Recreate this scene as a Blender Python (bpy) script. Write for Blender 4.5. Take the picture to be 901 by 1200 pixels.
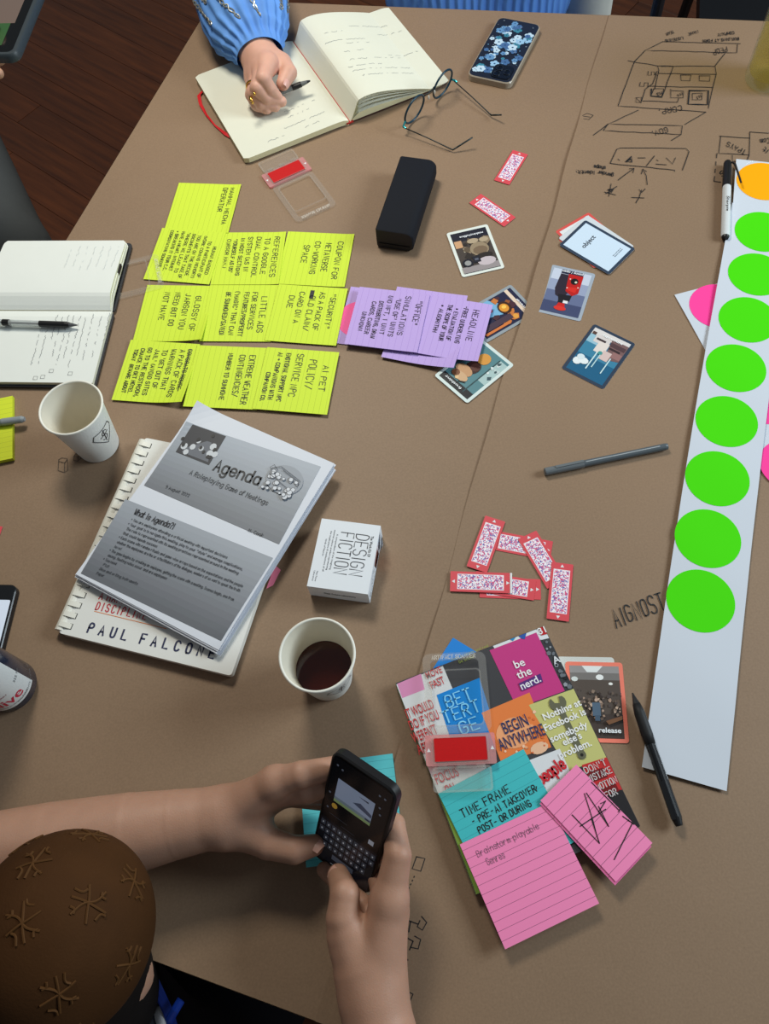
import bpy, bmesh, math, random
import numpy as np
from mathutils import Vector, Matrix

random.seed(7)
for o in list(bpy.data.objects):
    bpy.data.objects.remove(o, do_unlink=True)
SC = bpy.context.scene
COL = SC.collection
TZ = 0.75                       # table height above the floor

# ------------------------------------------------------------------ camera
FPX, PITCH, ROLL, CAMH = 953.45, math.radians(63.7763), math.radians(-8.5764), 0.9067
_c, _s = math.cos(PITCH), math.sin(PITCH)
FW = Vector((0, _c, -_s)); R0 = Vector((1, 0, 0)); U0 = Vector((0, _s, _c))
CR = R0 * math.cos(ROLL) + U0 * math.sin(ROLL)
CU = -R0 * math.sin(ROLL) + U0 * math.cos(ROLL)
CAMP = Vector((0, 0, TZ + CAMH))
cd = bpy.data.cameras.new('camera'); cam = bpy.data.objects.new('camera', cd); COL.objects.link(cam)
cd.sensor_fit = 'HORIZONTAL'; cd.sensor_width = 36; cd.lens = 36 * FPX / 901
cd.clip_start = 0.02
mw = Matrix.Identity(4)
for i in range(3):
    mw[i][0] = CR[i]; mw[i][1] = CU[i]; mw[i][2] = -FW[i]; mw[i][3] = CAMP[i]
cam.matrix_world = mw
SC.camera = cam

# ------------------------------------------------------------------ light
wd = bpy.data.worlds.new('world'); SC.world = wd; wd.use_nodes = True
bg = wd.node_tree.nodes['Background']
bg.inputs['Color'].default_value = (0.86, 0.93, 1.0, 1); bg.inputs['Strength'].default_value = 0.13

def area_light(name, loc, target, sx, sy, power, col):
    ld = bpy.data.lights.new(name, 'AREA'); ld.shape = 'RECTANGLE'; ld.size = sx; ld.size_y = sy
    ld.energy = power; ld.color = col
    o = bpy.data.objects.new(name, ld); COL.objects.link(o)
    o.location = Vector(loc)
    o.rotation_euler = (Vector(target) - Vector(loc)).to_track_quat('-Z', 'Y').to_euler()
    return o
area_light('ceiling_lamp', (-0.20, 1.45, TZ + 1.40), (-0.05, 0.9, TZ), 0.40, 0.40, 18.5, (1.0, 0.96, 0.84))
area_light('window_light', (2.1, 0.45, TZ + 1.25), (0.1, 0.4, TZ), 0.95, 0.8, 49, (0.80, 0.93, 1.0))

vs = SC.view_settings
vs.view_transform = 'Standard'; vs.look = 'None'; vs.gamma = 1.0; vs.use_curve_mapping = False
vs.exposure = -0.06

# ------------------------------------------------------------------ helpers
def W(px, py, z=0.0):
    """point at height z above the table top that the photograph shows at (px, py)"""
    d = FW + CR * ((px - 450.5) / FPX) - CU * ((py - 600.0) / FPX)
    return CAMP + d * ((z - CAMH) / d.z)

def lin(c):
    r = []
    for v in c[:3]:
        v = v / 255.0
        r.append(v / 12.92 if v <= 0.04045 else ((v + 0.055) / 1.055) ** 2.4)
    return (r[0], r[1], r[2], 1)

_m = {}
def M(col, rough=0.6, metal=0.0, noise=0.0, nscale=40, bump=0.0, bscale=80, spec=0.4, coat=0.0, emit=0.0, sss=0.0):
    """plain procedural material: colour with optional mottling and fine relief"""
    key = (tuple(col), rough, metal, noise, nscale, bump, bscale, spec, coat, emit, sss)
    if key in _m: return _m[key]
    m = bpy.data.materials.new('mat_%02x%02x%02x' % tuple(int(v) for v in col[:3])); m.use_nodes = True
    nt = m.node_tree; b = nt.nodes['Principled BSDF']
    b.inputs['Base Color'].default_value = lin(col)
    b.inputs['Roughness'].default_value = rough; b.inputs['Metallic'].default_value = metal
    b.inputs['Specular IOR Level'].default_value = spec
    if coat: b.inputs['Coat Weight'].default_value = coat; b.inputs['Coat Roughness'].default_value = 0.12
    if emit:
        b.inputs['Emission Color'].default_value = lin(col); b.inputs['Emission Strength'].default_value = emit
    if sss:
        b.inputs['Subsurface Weight'].default_value = sss
        b.inputs['Subsurface Radius'].default_value = (0.008, 0.003, 0.0015); b.inputs['Subsurface Scale'].default_value = 1.0
    tc = nt.nodes.new('ShaderNodeTexCoord')
    if noise:
        n = nt.nodes.new('ShaderNodeTexNoise'); n.inputs['Scale'].default_value = nscale; n.inputs['Detail'].default_value = 5
        nt.links.new(tc.outputs['Object'], n.inputs['Vector'])
        cr = nt.nodes.new('ShaderNodeMix'); cr.data_type = 'RGBA'
        l = lin(col)
        cr.inputs[6].default_value = tuple(v * (1 - noise) for v in l[:3]) + (1,)
        cr.inputs[7].default_value = tuple(min(1, v * (1 + noise)) for v in l[:3]) + (1,)
        nt.links.new(n.outputs['Fac'], cr.inputs[0]); nt.links.new(cr.outputs[2], b.inputs['Base Color'])
    if bump:
        n2 = nt.nodes.new('ShaderNodeTexNoise'); n2.inputs['Scale'].default_value = bscale; n2.inputs['Detail'].default_value = 4
        nt.links.new(tc.outputs['Object'], n2.inputs['Vector'])
        bp = nt.nodes.new('ShaderNodeBump'); bp.inputs['Strength'].default_value = bump; bp.inputs['Distance'].default_value = 0.002
        nt.links.new(n2.outputs['Fac'], bp.inputs['Height']); nt.links.new(bp.outputs['Normal'], b.inputs['Normal'])
    _m[key] = m
    return m

def M_ruled(col, linecol, spacing, off=0.0, lw=0.05, rough=0.62):
    key = ('ruled', tuple(col), tuple(linecol), spacing, off)
    if key in _m: return _m[key]
    m = bpy.data.materials.new('ruled_paper'); m.use_nodes = True
    nt = m.node_tree; b = nt.nodes['Principled BSDF']; b.inputs['Roughness'].default_value = rough
    b.inputs['Specular IOR Level'].default_value = 0.3
    tc = nt.nodes.new('ShaderNodeTexCoord'); sp = nt.nodes.new('ShaderNodeSeparateXYZ')
    nt.links.new(tc.outputs['Object'], sp.inputs[0])
    def math_(op, a, v):
        n = nt.nodes.new('ShaderNodeMath'); n.operation = op
        nt.links.new(a, n.inputs[0]); n.inputs[1].default_value = v; return n.outputs[0]
    f = math_('FRACT', math_('DIVIDE', math_('ADD', sp.outputs['Y'], 1.0 * spacing * 100 + off), spacing), 0)
    lt = math_('LESS_THAN', f, lw)
    mx = nt.nodes.new('ShaderNodeMix'); mx.data_type = 'RGBA'
    mx.inputs[6].default_value = lin(col); mx.inputs[7].default_value = lin(linecol)
    nt.links.new(lt, mx.inputs[0]); nt.links.new(mx.outputs[2], b.inputs['Base Color'])
    _m[key] = m
    return m

def M_clear(name, tint=(255, 255, 255), base=0.10, rough=0.08):
    """thin clear plastic or glass: transparent, with Fresnel gloss and a faint milky body"""
    key = ('clear', name)
    if key in _m: return _m[key]
    m = bpy.data.materials.new(name); m.use_nodes = True
    nt = m.node_tree; nt.nodes.clear()
    out = nt.nodes.new('ShaderNodeOutputMaterial')
    tr = nt.nodes.new('ShaderNodeBsdfTransparent'); tr.inputs['Color'].default_value = lin(tint)
    gl = nt.nodes.new('ShaderNodeBsdfGlossy'); gl.inputs['Roughness'].default_value = rough
    df = nt.nodes.new('ShaderNodeBsdfDiffuse'); df.inputs['Color'].default_value = lin(tint)
    fr = nt.nodes.new('ShaderNodeFresnel'); fr.inputs['IOR'].default_value = 1.5
    a = nt.nodes.new('ShaderNodeMixShader'); a.inputs[0].default_value = base
    nt.links.new(tr.outputs[0], a.inputs[1]); nt.links.new(df.outputs[0], a.inputs[2])
    ge = nt.nodes.new('ShaderNodeNewGeometry'); sb = nt.nodes.new('ShaderNodeMath'); sb.operation = 'SUBTRACT'; sb.inputs[0].default_value = 1.0
    nt.links.new(ge.outputs['Backfacing'], sb.inputs[1])
    ml = nt.nodes.new('ShaderNodeMath'); ml.operation = 'MULTIPLY'; nt.links.new(fr.outputs[0], ml.inputs[0]); nt.links.new(sb.outputs[0], ml.inputs[1])
    b = nt.nodes.new('ShaderNodeMixShader')
    nt.links.new(ml.outputs[0], b.inputs[0]); nt.links.new(a.outputs[0], b.inputs[1]); nt.links.new(gl.outputs[0], b.inputs[2])
    nt.links.new(b.outputs[0], out.inputs[0])
    _m[key] = m
    return m

def M_speckle(c1, c2, c3, scale):
    key = ('speckle', c1, c2, c3, scale)
    if key in _m: return _m[key]
    m = bpy.data.materials.new('speckle_print'); m.use_nodes = True
    nt = m.node_tree; b = nt.nodes['Principled BSDF']; b.inputs['Roughness'].default_value = 0.5
    tc = nt.nodes.new('ShaderNodeTexCoord')
    v = nt.nodes.new('ShaderNodeTexVoronoi'); v.inputs['Scale'].default_value = scale
    nt.links.new(tc.outputs['Object'], v.inputs['Vector'])
    sp = nt.nodes.new('ShaderNodeSeparateColor'); nt.links.new(v.outputs['Color'], sp.inputs[0])
    r = nt.nodes.new('ShaderNodeValToRGB'); r.color_ramp.interpolation = 'CONSTANT'
    e = r.color_ramp.elements; e[0].color = lin(c1); e[1].position = 0.48; e[1].color = lin(c2)
    k = r.color_ramp.elements.new(0.74); k.color = lin(c3)
    nt.links.new(sp.outputs[0], r.inputs[0]); nt.links.new(r.outputs[0], b.inputs['Base Color'])
    _m[key] = m
    return m

class G:
    """collects geometry for ONE mesh object"""
    def __init__(s): s.v = []; s.f = []; s.mi = []; s.mats = []
    def mid(s, m):
        if m not in s.mats: s.mats.append(m)
        return s.mats.index(m)
    def add(s, verts, faces, m):
        b = len(s.v); k = s.mid(m)
        s.v.extend([tuple(p) for p in verts])
        for f in faces: s.f.append(tuple(i + b for i in f)); s.mi.append(k)
        return s
    def box(s, c, sz, m, rot=None):
        x, y, z = (d / 2 for d in sz)
        vs_ = [Vector(p) for p in ((-x, -y, -z), (x, -y, -z), (x, y, -z), (-x, y, -z), (-x, -y, z), (x, -y, z), (x, y, z), (-x, y, z))]
        if rot is not None: vs_ = [rot @ p for p in vs_]
        return s.add([p + Vector(c) for p in vs_], [(3, 2, 1, 0), (4, 5, 6, 7), (0, 1, 5, 4), (1, 2, 6, 5), (2, 3, 7, 6), (3, 0, 4, 7)], m)
    def prism(s, out, z0, z1, m, mside=None, bev=0.0):
        """outline (counter-clockwise 2D) extruded, with an optional top bevel"""
        n = len(out); cx = sum(p[0] for p in out) / n; cy = sum(p[1] for p in out) / n
        vs_ = [(p[0], p[1], z0) for p in out]
        if bev:
            vs_ += [(p[0], p[1], z1 - bev) for p in out]
            for i in range(n):
                a = Vector(out[i - 1]); b = Vector(out[i]); c = Vector(out[(i + 1) % n])
                t = (c - a); t = t.normalized() if t.length else Vector((1, 0))
                nn = Vector((-t.y, t.x)); q = b + nn * bev
                vs_.append((q.x, q.y, z1))
            k = 3
        else:
            vs_ += [(p[0], p[1], z1) for p in out]; k = 2
        fs = []
        for j in range(k - 1):
            for i in range(n):
                i2 = (i + 1) % n
                fs.append((j * n + i, j * n + i2, (j + 1) * n + i2, (j + 1) * n + i))
        s.add(vs_, fs + [tuple(range(n - 1, -1, -1))], mside or m)
        return s.add(vs_[(k - 1) * n:], [tuple(range(n))], m)
    def tube(s, path, rad, m, seg=10, cap=True, flat=1.0, up=None):
        P = [Vector(p) for p in path]; n = len(P)
        if not hasattr(rad, '__len__'): rad = [rad] * n
        vs_ = []; prev = None
        for i in range(n):
            t = (P[min(i + 1, n - 1)] - P[max(i - 1, 0)])
            t = t.normalized() if t.length > 1e-9 else Vector((0, 0, 1))
            if prev is None:
                a = up if up is not None else (Vector((0, 0, 1)) if abs(t.z) < 0.9 else Vector((1, 0, 0)))
                x = a.cross(t)
                x = x.normalized() if x.length > 1e-6 else Vector((1, 0, 0))
            else:
                x = (prev - t * prev.dot(t)).normalized()
            prev = x; y = t.cross(x)
            for k in range(seg):
                an = 2 * math.pi * k / seg
                vs_.append(P[i] + x * (math.cos(an) * rad[i]) + y * (math.sin(an) * rad[i] * flat))
        fs = []
        for i in range(n - 1):
            for k in range(seg):
                k2 = (k + 1) % seg
                fs.append((i * seg + k, i * seg + k2, (i + 1) * seg + k2, (i + 1) * seg + k))
        if cap: fs += [tuple(range(seg - 1, -1, -1)), tuple((n - 1) * seg + k for k in range(seg))]
        return s.add(vs_, fs, m)
    def lathe(s, prof, m, seg=40, close=False):
        """profile of (r, z) points turned about z"""
        vs_ = []; fs = []; n = len(prof)
        for r, z in prof:
            for k in range(seg):
                a = 2 * math.pi * k / seg; vs_.append((r * math.cos(a), r * math.sin(a), z))
        for i in range(n - 1):
            for k in range(seg):
                k2 = (k + 1) % seg
                fs.append((i * seg + k, i * seg + k2, (i + 1) * seg + k2, (i + 1) * seg + k))
        return s.add(vs_, fs, m)
    def grid(s, fn, nu, nv, m, flip=False):
        vs_ = [fn(i / nu, j / nv) for j in range(nv + 1) for i in range(nu + 1)]
        fs = []
        for j in range(nv):
            for i in range(nu):
                a = j * (nu + 1) + i
                q = (a, a + 1, a + nu + 2, a + nu + 1)
                fs.append(q[::-1] if flip else q)
        return s.add(vs_, fs, m)
    def slab(s, fn, nu, nv, t, m, mside=None):
        """curved sheet of thickness t: fn(u, v) is the top surface"""
        top = [Vector(fn(i / nu, j / nv)) for j in range(nv + 1) for i in range(nu + 1)]
        bot = [p - Vector((0, 0, t if not callable(t) else t(p))) for p in top]
        s.add(top, [(j * (nu + 1) + i, j * (nu + 1) + i + 1, (j + 1) * (nu + 1) + i + 1, (j + 1) * (nu + 1) + i) for j in range(nv) for i in range(nu)], m)
        s.add(bot, [((j + 1) * (nu + 1) + i, (j + 1) * (nu + 1) + i + 1, j * (nu + 1) + i + 1, j * (nu + 1) + i) for j in range(nv) for i in range(nu)], mside or m)
        ring = [i for i in range(nu + 1)] + [j * (nu + 1) + nu for j in range(1, nv + 1)] + [nv * (nu + 1) + i for i in range(nu - 1, -1, -1)] + [j * (nu + 1) for j in range(nv - 1, 0, -1)]
        n = len(ring)
        return s.add([top[k] for k in ring] + [bot[k] for k in ring], [(i, i + n, (i + 1) % n + n, (i + 1) % n) for i in range(n)], mside or m)
    def ball(s, c, r, m, seg=16, rings=10, sc=(1, 1, 1), rot=None):
        vs_ = []; fs = []
        for j in range(rings + 1):
            t = math.pi * j / rings
            for k in range(seg):
                a = 2 * math.pi * k / seg
                p = Vector((math.sin(t) * math.cos(a) * r * sc[0], math.sin(t) * math.sin(a) * r * sc[1], math.cos(t) * r * sc[2]))
                if rot is not None: p = rot @ p
                vs_.append(p + Vector(c))
        for j in range(rings):
            for k in range(seg):
                k2 = (k + 1) % seg
                fs.append((j * seg + k, (j + 1) * seg + k, (j + 1) * seg + k2, j * seg + k2))
        return s.add(vs_, fs, m)
    def build(s, name, parent=None, matrix=None, smooth=False, weld=False, auto=None):
        me = bpy.data.meshes.new(name); me.from_pydata(s.v, [], s.f)
        for m in s.mats: me.materials.append(m)
        me.polygons.foreach_set('material_index', s.mi)
        if weld:
            bm = bmesh.new(); bm.from_mesh(me); bmesh.ops.remove_doubles(bm, verts=bm.verts, dist=1e-6); bm.to_mesh(me); bm.free()
        if smooth: me.polygons.foreach_set('use_smooth', [True] * len(me.polygons))
        if auto is not None:
            me.polygons.foreach_set('use_smooth', [True] * len(me.polygons))
            bm = bmesh.new(); bm.from_mesh(me)
            for e in bm.edges:
                if len(e.link_faces) == 2 and e.calc_face_angle(0) > auto: e.smooth = False
            bm.to_mesh(me); bm.free()
        me.update()
        o = bpy.data.objects.new(name, me); COL.objects.link(o)
        if parent is not None: o.parent = parent
        if matrix is not None: o.matrix_basis = matrix
        return o

def tag(o, label, cat, group=None):
    o['label'] = label; o['category'] = cat
    if group: o['group'] = group
    return o
def empty(name, matrix, label, cat, group=None):
    o = bpy.data.objects.new(name, None); COL.objects.link(o); o.empty_display_size = 0.02
    o.matrix_basis = matrix
    return tag(o, label, cat, group)
def struct(o): o['kind'] = 'structure'; return o
def frame(p, ang): return Matrix.Translation(p) @ Matrix.Rotation(ang, 4, 'Z')

def pose(cor, w, l, z=0.0):
    """rigid pose of a w x l rectangle lying at height z; corners TL, TR, BR, BL as read (None = hidden)"""
    loc = [(-w / 2, l / 2), (w / 2, l / 2), (w / 2, -l / 2), (-w / 2, -l / 2)]
    A = []; B = []
    for c, q in zip(cor, loc):
        if c is None: continue
        p = W(c[0], c[1], z); A.append(q); B.append((p.x, p.y))
    A = np.array(A); B = np.array(B); a0 = A.mean(0); b0 = B.mean(0)
    H = (A - a0).T @ (B - b0)
    th = math.atan2(H[0, 1] - H[1, 0], H[0, 0] + H[1, 1])
    R = np.array([[math.cos(th), -math.sin(th)], [math.sin(th), math.cos(th)]])
    t = b0 - R @ a0
    return frame(Vector((t[0], t[1], TZ + z)), th)
def loc2(mat, px, py, z):
    """local xy of the point shown at (px, py) on a thing's surface z above the table"""
    p = mat.inverted() @ W(px, py, z)
    return (p.x, p.y)
def rrect(w, l, r, n=5, cx=0, cy=0):
    out = []
    for sx, sy, a0 in ((1, -1, -90), (1, 1, 0), (-1, 1, 90), (-1, -1, 180)):
        for k in range(n + 1):
            a = math.radians(a0 + 90 * k / n)
            out.append((cx + sx * (w / 2 - r) + r * math.cos(a), cy + sy * (l / 2 - r) + r * math.sin(a)))
    return out
def disc(cx, cy, rx, ry=None, n=28): return [(cx + rx * math.cos(2 * math.pi * k / n), cy + (ry or rx) * math.sin(2 * math.pi * k / n)) for k in range(n)]
def picture(g, polys, z, zf=None, step=0.00004, **kw):
    """flat print: coloured patches laid one over another"""
    for i, (col, pts) in enumerate(polys):
        zz = z + step * (i + 1)
        m = col if not isinstance(col, tuple) else M(col, kw.get('rough', 0.5))
        g.add([(p[0], p[1], zz + (zf(p[0], p[1]) if zf else 0)) for p in pts], [tuple(range(len(pts)))], m)
    return z + step * (len(polys) + 1)
def rect(x0, y0, x1, y1): return [(x0, y0), (x1, y0), (x1, y1), (x0, y1)]

# ------------------------------------------------------------------ lettering
GL = {'A': '02 28 42,14 34', 'B': '02 08 38 47 46 35 05,35 44 43 32 02', 'C': '47 38 18 07 03 12 32 43', 'D': '02 08 28 47 43 22 02',
 'E': '42 02 08 48,05 35', 'F': '02 08 48,05 35', 'G': '47 38 18 07 03 12 32 43 45 25', 'H': '02 08,42 48,05 45', 'I': '22 28',
 'J': '38 33 22 12 03', 'K': '02 08,48 05 42', 'L': '08 02 42', 'M': '02 08 24 48 42', 'N': '02 08 42 48', 'O': '12 03 07 18 38 47 43 32 12',
 'P': '02 08 38 47 46 35 05', 'Q': '12 03 07 18 38 47 43 32 12,24 42', 'R': '02 08 38 47 46 35 05,25 42', 'S': '47 38 18 07 06 15 35 44 43 32 12 03',
 'T': '08 48,28 22', 'U': '08 03 12 32 43 48', 'V': '08 22 48', 'W': '08 12 26 32 48', 'X': '08 42,02 48', 'Y': '08 25 48,25 22', 'Z': '08 48 02 42',
 '0': '12 03 07 18 38 47 43 32 12', '1': '17 28 22', '2': '07 18 38 47 46 02 42', '3': '08 48 25 35 44 43 32 12 03', '4': '32 38 04 44',
 '5': '48 08 05 35 44 43 32 02', '6': '38 18 06 03 12 32 43 44 35 05', '7': '08 48 12', '8': '15 06 07 18 38 47 46 35 15 04 03 12 32 43 44 35', '9': '12 32 44 47 38 18 07 06 15 45',
 '.': '22 23', ',': '23 11', '-': '15 35', '/': '02 48', '(': '38 27 23 32', ')': '18 27 23 12', "'": '28 26', '"': '18 16,38 36', ':': '23 24,26 27',
 '?': '07 18 38 47 46 25 24,22 23', '!': '28 24,22 23', '%': '02 48,08 17,33 42', '>': '05 45,36 45 34', '*': '14 36,16 34,24 26', '@': '13 24 35 15 23 34',
 'a': '46 42,45 36 16 05 03 12 32 43', 'b': '08 02,05 16 36 45 43 32 12 03', 'c': '45 36 16 05 03 12 32 43', 'd': '48 42,45 36 16 05 03 12 32 43',
 'e': '04 44 45 36 16 05 03 12 32 43', 'f': '47 38 28 17 12,06 36', 'g': '46 41 30 10 01,45 36 16 05 03 12 32 43', 'h': '08 02,05 16 36 45 42',
 'i': '26 22,27 28', 'j': '26 21 10,27 28', 'k': '08 02,36 04 32', 'l': '28 22', 'm': '02 06,05 16 25 22,25 36 45 42', 'n': '02 06,05 16 36 45 42',
 'o': '12 03 05 16 36 45 43 32 12', 'p': '06 00,05 16 36 45 43 32 12 03', 'q': '46 40,45 36 16 05 03 12 32 43', 'r': '02 06,04 16 36',
 's': '45 36 16 05 14 34 43 32 12 03', 't': '18 13 22 32,06 36', 'u': '06 03 12 32 43,46 42', 'v': '06 22 46', 'w': '06 12 25 32 46',
 'x': '06 42,02 46', 'y': '06 22,46 10', 'z': '06 46 02 42'}
NARROW = set("I.,il'!:jt()f")
ROUND = set('BCDGJOPQRSU0235689abcdefghmnopqrstu?@')
def chaikin(p, n=1):
    for _ in range(n):
        if len(p) < 3: return p
        q = [p[0]]
        for a, b in zip(p[:-1], p[1:]):
            q.append((0.75 * a[0] + 0.25 * b[0], 0.75 * a[1] + 0.25 * b[1])); q.append((0.25 * a[0] + 0.75 * b[0], 0.25 * a[1] + 0.75 * b[1]))
        q.append(p[-1]); p = q
    return p
def strokes(text, size, jit=0.0, slant=0.0, aspect=0.75, space=1.5, smooth=1):
    """pen strokes of a line of text; cap height = size, baseline y = 0; returns polylines and width"""
    u = size / 6.0; x = 0; out = []
    for ch in text:
        if ch == ' ': x += 3.4 * aspect; continue
        g = GL.get(ch) or GL.get(ch.upper())
        if g is None: x += 3; continue
        nar = ch in NARROW; sh = -1.2 if nar else 0
        dy = random.uniform(-jit, jit) * 0.8; sc = 1 + random.uniform(-jit, jit) * 0.18
        for st in g.split(','):
            pts = []
            for pr in st.split():
                gx, gy = int(pr[0]) + sh, (int(pr[1]) - 2) * sc
                gx += random.uniform(-jit, jit) * 0.45; gy += random.uniform(-jit, jit) * 0.45 + dy
                pts.append(((x + gx * aspect + gy * slant) * u, gy * u))
            if ch in ROUND and smooth: pts = chaikin(pts, smooth)
            out.append(pts)
        x += (1.6 if nar else 4) * aspect + space
    return out, x * u
def fitted(text, length, size, **k):
    a = 0.75
    pl, w = strokes(text, size, **k)
    if length and w > 0:
        f = length / w; pl = [[(p[0] * f, p[1]) for p in s_] for s_ in pl]
    return pl
def ribbons(polys, wd, xf):
    """flat ink ribbons for polylines; xf maps a 2D point to 3D"""
    V = []; F = []
    for p in polys:
        if len(p) < 2: continue
        n = len(p); b = len(V)
        for i in range(n):
            a = p[max(i - 1, 0)]; c = p[min(i + 1, n - 1)]
            tx, ty = c[0] - a[0], c[1] - a[1]; L = math.hypot(tx, ty) or 1e-9
            tx /= L; ty /= L
            e = 0
            if i == 0: e = -wd * 0.4
            if i == n - 1: e = wd * 0.4
            q = (p[i][0] + tx * e, p[i][1] + ty * e)
            V.append(xf(q[0] - ty * wd / 2, q[1] + tx * wd / 2)); V.append(xf(q[0] + ty * wd / 2, q[1] - tx * wd / 2))
        for i in range(n - 1): F.append((b + 2 * i, b + 2 * i + 1, b + 2 * i + 3, b + 2 * i + 2))
    return V, F
def place(polys, x, y, rot=0.0):
    c, s = math.cos(rot), math.sin(rot)
    return [[(x + c * p[0] - s * p[1], y + s * p[0] + c * p[1]) for p in q] for q in polys]
_fc = {}
def font_mesh(text, size, bold=0.0):
    key = (text, bold)
    if key not in _fc:
        cu = bpy.data.curves.new('t', 'FONT'); cu.body = text; cu.size = 1.0; cu.offset = bold; cu.resolution_u = 3
        o = bpy.data.objects.new('t', cu); COL.objects.link(o)
        dg = bpy.context.evaluated_depsgraph_get(); dg.update()
        me = bpy.data.meshes.new_from_object(o.evaluated_get(dg))
        vs_ = [(v.co.x, v.co.y) for v in me.vertices]; fs = [tuple(p.vertices) for p in me.polygons]
        bpy.data.objects.remove(o); bpy.data.curves.remove(cu); bpy.data.meshes.remove(me)
        w = max([v[0] for v in vs_] or [1])
        _fc[key] = (vs_, fs, w)
    vs_, fs, w = _fc[key]
    return [(v[0] * size, v[1] * size) for v in vs_], fs, w * size
def ftext(g, text, x, y, cap, m, z, rot=0.0, bold=0.0, length=None, align='L', zf=None, slant=0.0):
    """printed text with the built-in font: cap height cap, baseline start x, y"""
    vs_, fs, w = font_mesh(text, cap / 0.70, bold)
    f = (length / w) if length else 1.0
    if align == 'C': dx = -w * f / 2
    elif align == 'R': dx = -w * f
    else: dx = 0
    c, s = math.cos(rot), math.sin(rot)
    out = []
    for a, b in vs_:
        a = a * f + dx + b * slant
        X, Y = x + c * a - s * b, y + s * a + c * b
        out.append((X, Y, z + (zf(X, Y) if zf else 0)))
    g.add(out, fs, m)
def stext(g, text, x, y, cap, m, z, wd, rot=0.0, length=None, jit=0.0, zf=None, slant=0.0, align='L', smooth=1, aspect=0.75, space=1.5):
    pl, w = strokes(text, cap, jit, slant, aspect=aspect, smooth=smooth, space=space)
    if length: f = length / w; pl = [[(p[0] * f, p[1]) for p in s_] for s_ in pl]; w = length
    if align == 'C': pl = [[(p[0] - w / 2, p[1]) for p in s_] for s_ in pl]
    V, F = ribbons(place(pl, x, y, rot), wd, lambda a, b: (a, b, z + (zf(a, b) if zf else 0)))
    g.add(V, F, m)
def squiggle(length, amp, step):
    """one line of illegible cursive"""
    x = 0; out = []; cur = []
    while x < length:
        if random.random() < 0.16 and cur:
            out.append(cur); cur = []; x += step * 1.6
        cur.append((x, random.uniform(-amp, amp) * (1.6 if random.random() < 0.2 else 0.8))); x += step * random.uniform(0.4, 0.9)
    if len(cur) > 1: out.append(cur)
    return [chaikin(p, 1) for p in out if len(p) > 1]

INK = M((28, 30, 34), 0.55); BLACK = M((18, 18, 20), 0.45); WHITE = M((226, 228, 230), 0.6)

# ------------------------------------------------------------------ floor
def M_wood():
    m = bpy.data.materials.new('dark_floorboard'); m.use_nodes = True
    nt = m.node_tree; b = nt.nodes['Principled BSDF']; b.inputs['Roughness'].default_value = 0.42
    tc = nt.nodes.new('ShaderNodeTexCoord'); oi = nt.nodes.new('ShaderNodeObjectInfo')
    ad = nt.nodes.new('ShaderNodeVectorMath'); ad.operation = 'ADD'
    nt.links.new(tc.outputs['Object'], ad.inputs[0]); nt.links.new(oi.outputs['Location'], ad.inputs[1])
    mp = nt.nodes.new('ShaderNodeMapping'); mp.inputs['Scale'].default_value = (1.2, 14, 1)
    nt.links.new(tc.outputs['Object'], mp.inputs['Vector'])
    off = nt.nodes.new('ShaderNodeVectorMath'); off.operation = 'ADD'
    nt.links.new(mp.outputs[0], off.inputs[0]); nt.links.new(oi.outputs['Location'], off.inputs[1])
    n = nt.nodes.new('ShaderNodeTexNoise'); n.inputs['Scale'].default_value = 3.5; n.inputs['Detail'].default_value = 7
    nt.links.new(off.outputs[0], n.inputs['Vector'])
    r = nt.nodes.new('ShaderNodeValToRGB'); e = r.color_ramp.elements
    e[0].position = 0.25; e[0].color = lin((78, 40, 20)); e[1].position = 0.8; e[1].color = lin((126, 68, 32))
    nt.links.new(n.outputs['Fac'], r.inputs[0])
    hs = nt.nodes.new('ShaderNodeHueSaturation')
    mr = nt.nodes.new('ShaderNodeMapRange'); mr.inputs[3].default_value = 0.88; mr.inputs[4].default_value = 1.1
    nt.links.new(oi.outputs['Random'], mr.inputs[0]); nt.links.new(mr.outputs[0], hs.inputs['Value'])
    nt.links.new(r.outputs[0], hs.inputs['Color']); nt.links.new(hs.outputs[0], b.inputs['Base Color'])
    n2 = nt.nodes.new('ShaderNodeTexNoise'); n2.inputs['Scale'].default_value = 9; nt.links.new(off.outputs[0], n2.inputs['Vector'])
    bp = nt.nodes.new('ShaderNodeBump'); bp.inputs['Strength'].default_value = 0.25; bp.inputs['Distance'].default_value = 0.003
    nt.links.new(n2.outputs['Fac'], bp.inputs['Height']); nt.links.new(bp.outputs[0], b.inputs['Normal'])
    return m
WOOD = M_wood()
g = G(); g.box((0.1, 1.7, -0.03), (7.6, 7.6, 0.06 - 0.012 * 2), M((58, 31, 18), 0.7))
floor = struct(g.build('floor'))
fd = (W(205, 72, -TZ) - W(110, 23, -TZ)); fang = math.atan2(fd.y, fd.x)
fdir = Vector((math.cos(fang), math.sin(fang), 0)); fnor = Vector((-fdir.y, fdir.x, 0))
g = G(); pw, pl_ = 0.094, 2.2
g.prism([(-pl_ / 2, -pw / 2), (pl_ / 2, -pw / 2), (pl_ / 2, pw / 2), (-pl_ / 2, pw / 2)], -0.012, 0.0, WOOD, bev=0.0006)
pl0 = g.build('floorboard', floor); first = True
cen = Vector((0.1, 2.0, 0))
for i in range(-23, 23):
    sh = random.uniform(-0.9, 0.9)
    for j in (-1, 0, 1):
        o = pl0 if first else pl0.copy()
        if not first: COL.objects.link(o)
        first = False; o.parent = floor
        p = cen + fnor * (i * (pw + 0.0010)) + fdir * (j * (pl_ + 0.002) + sh)
        o.matrix_basis = frame(Vector((p.x, p.y, 0)), fang)

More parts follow.
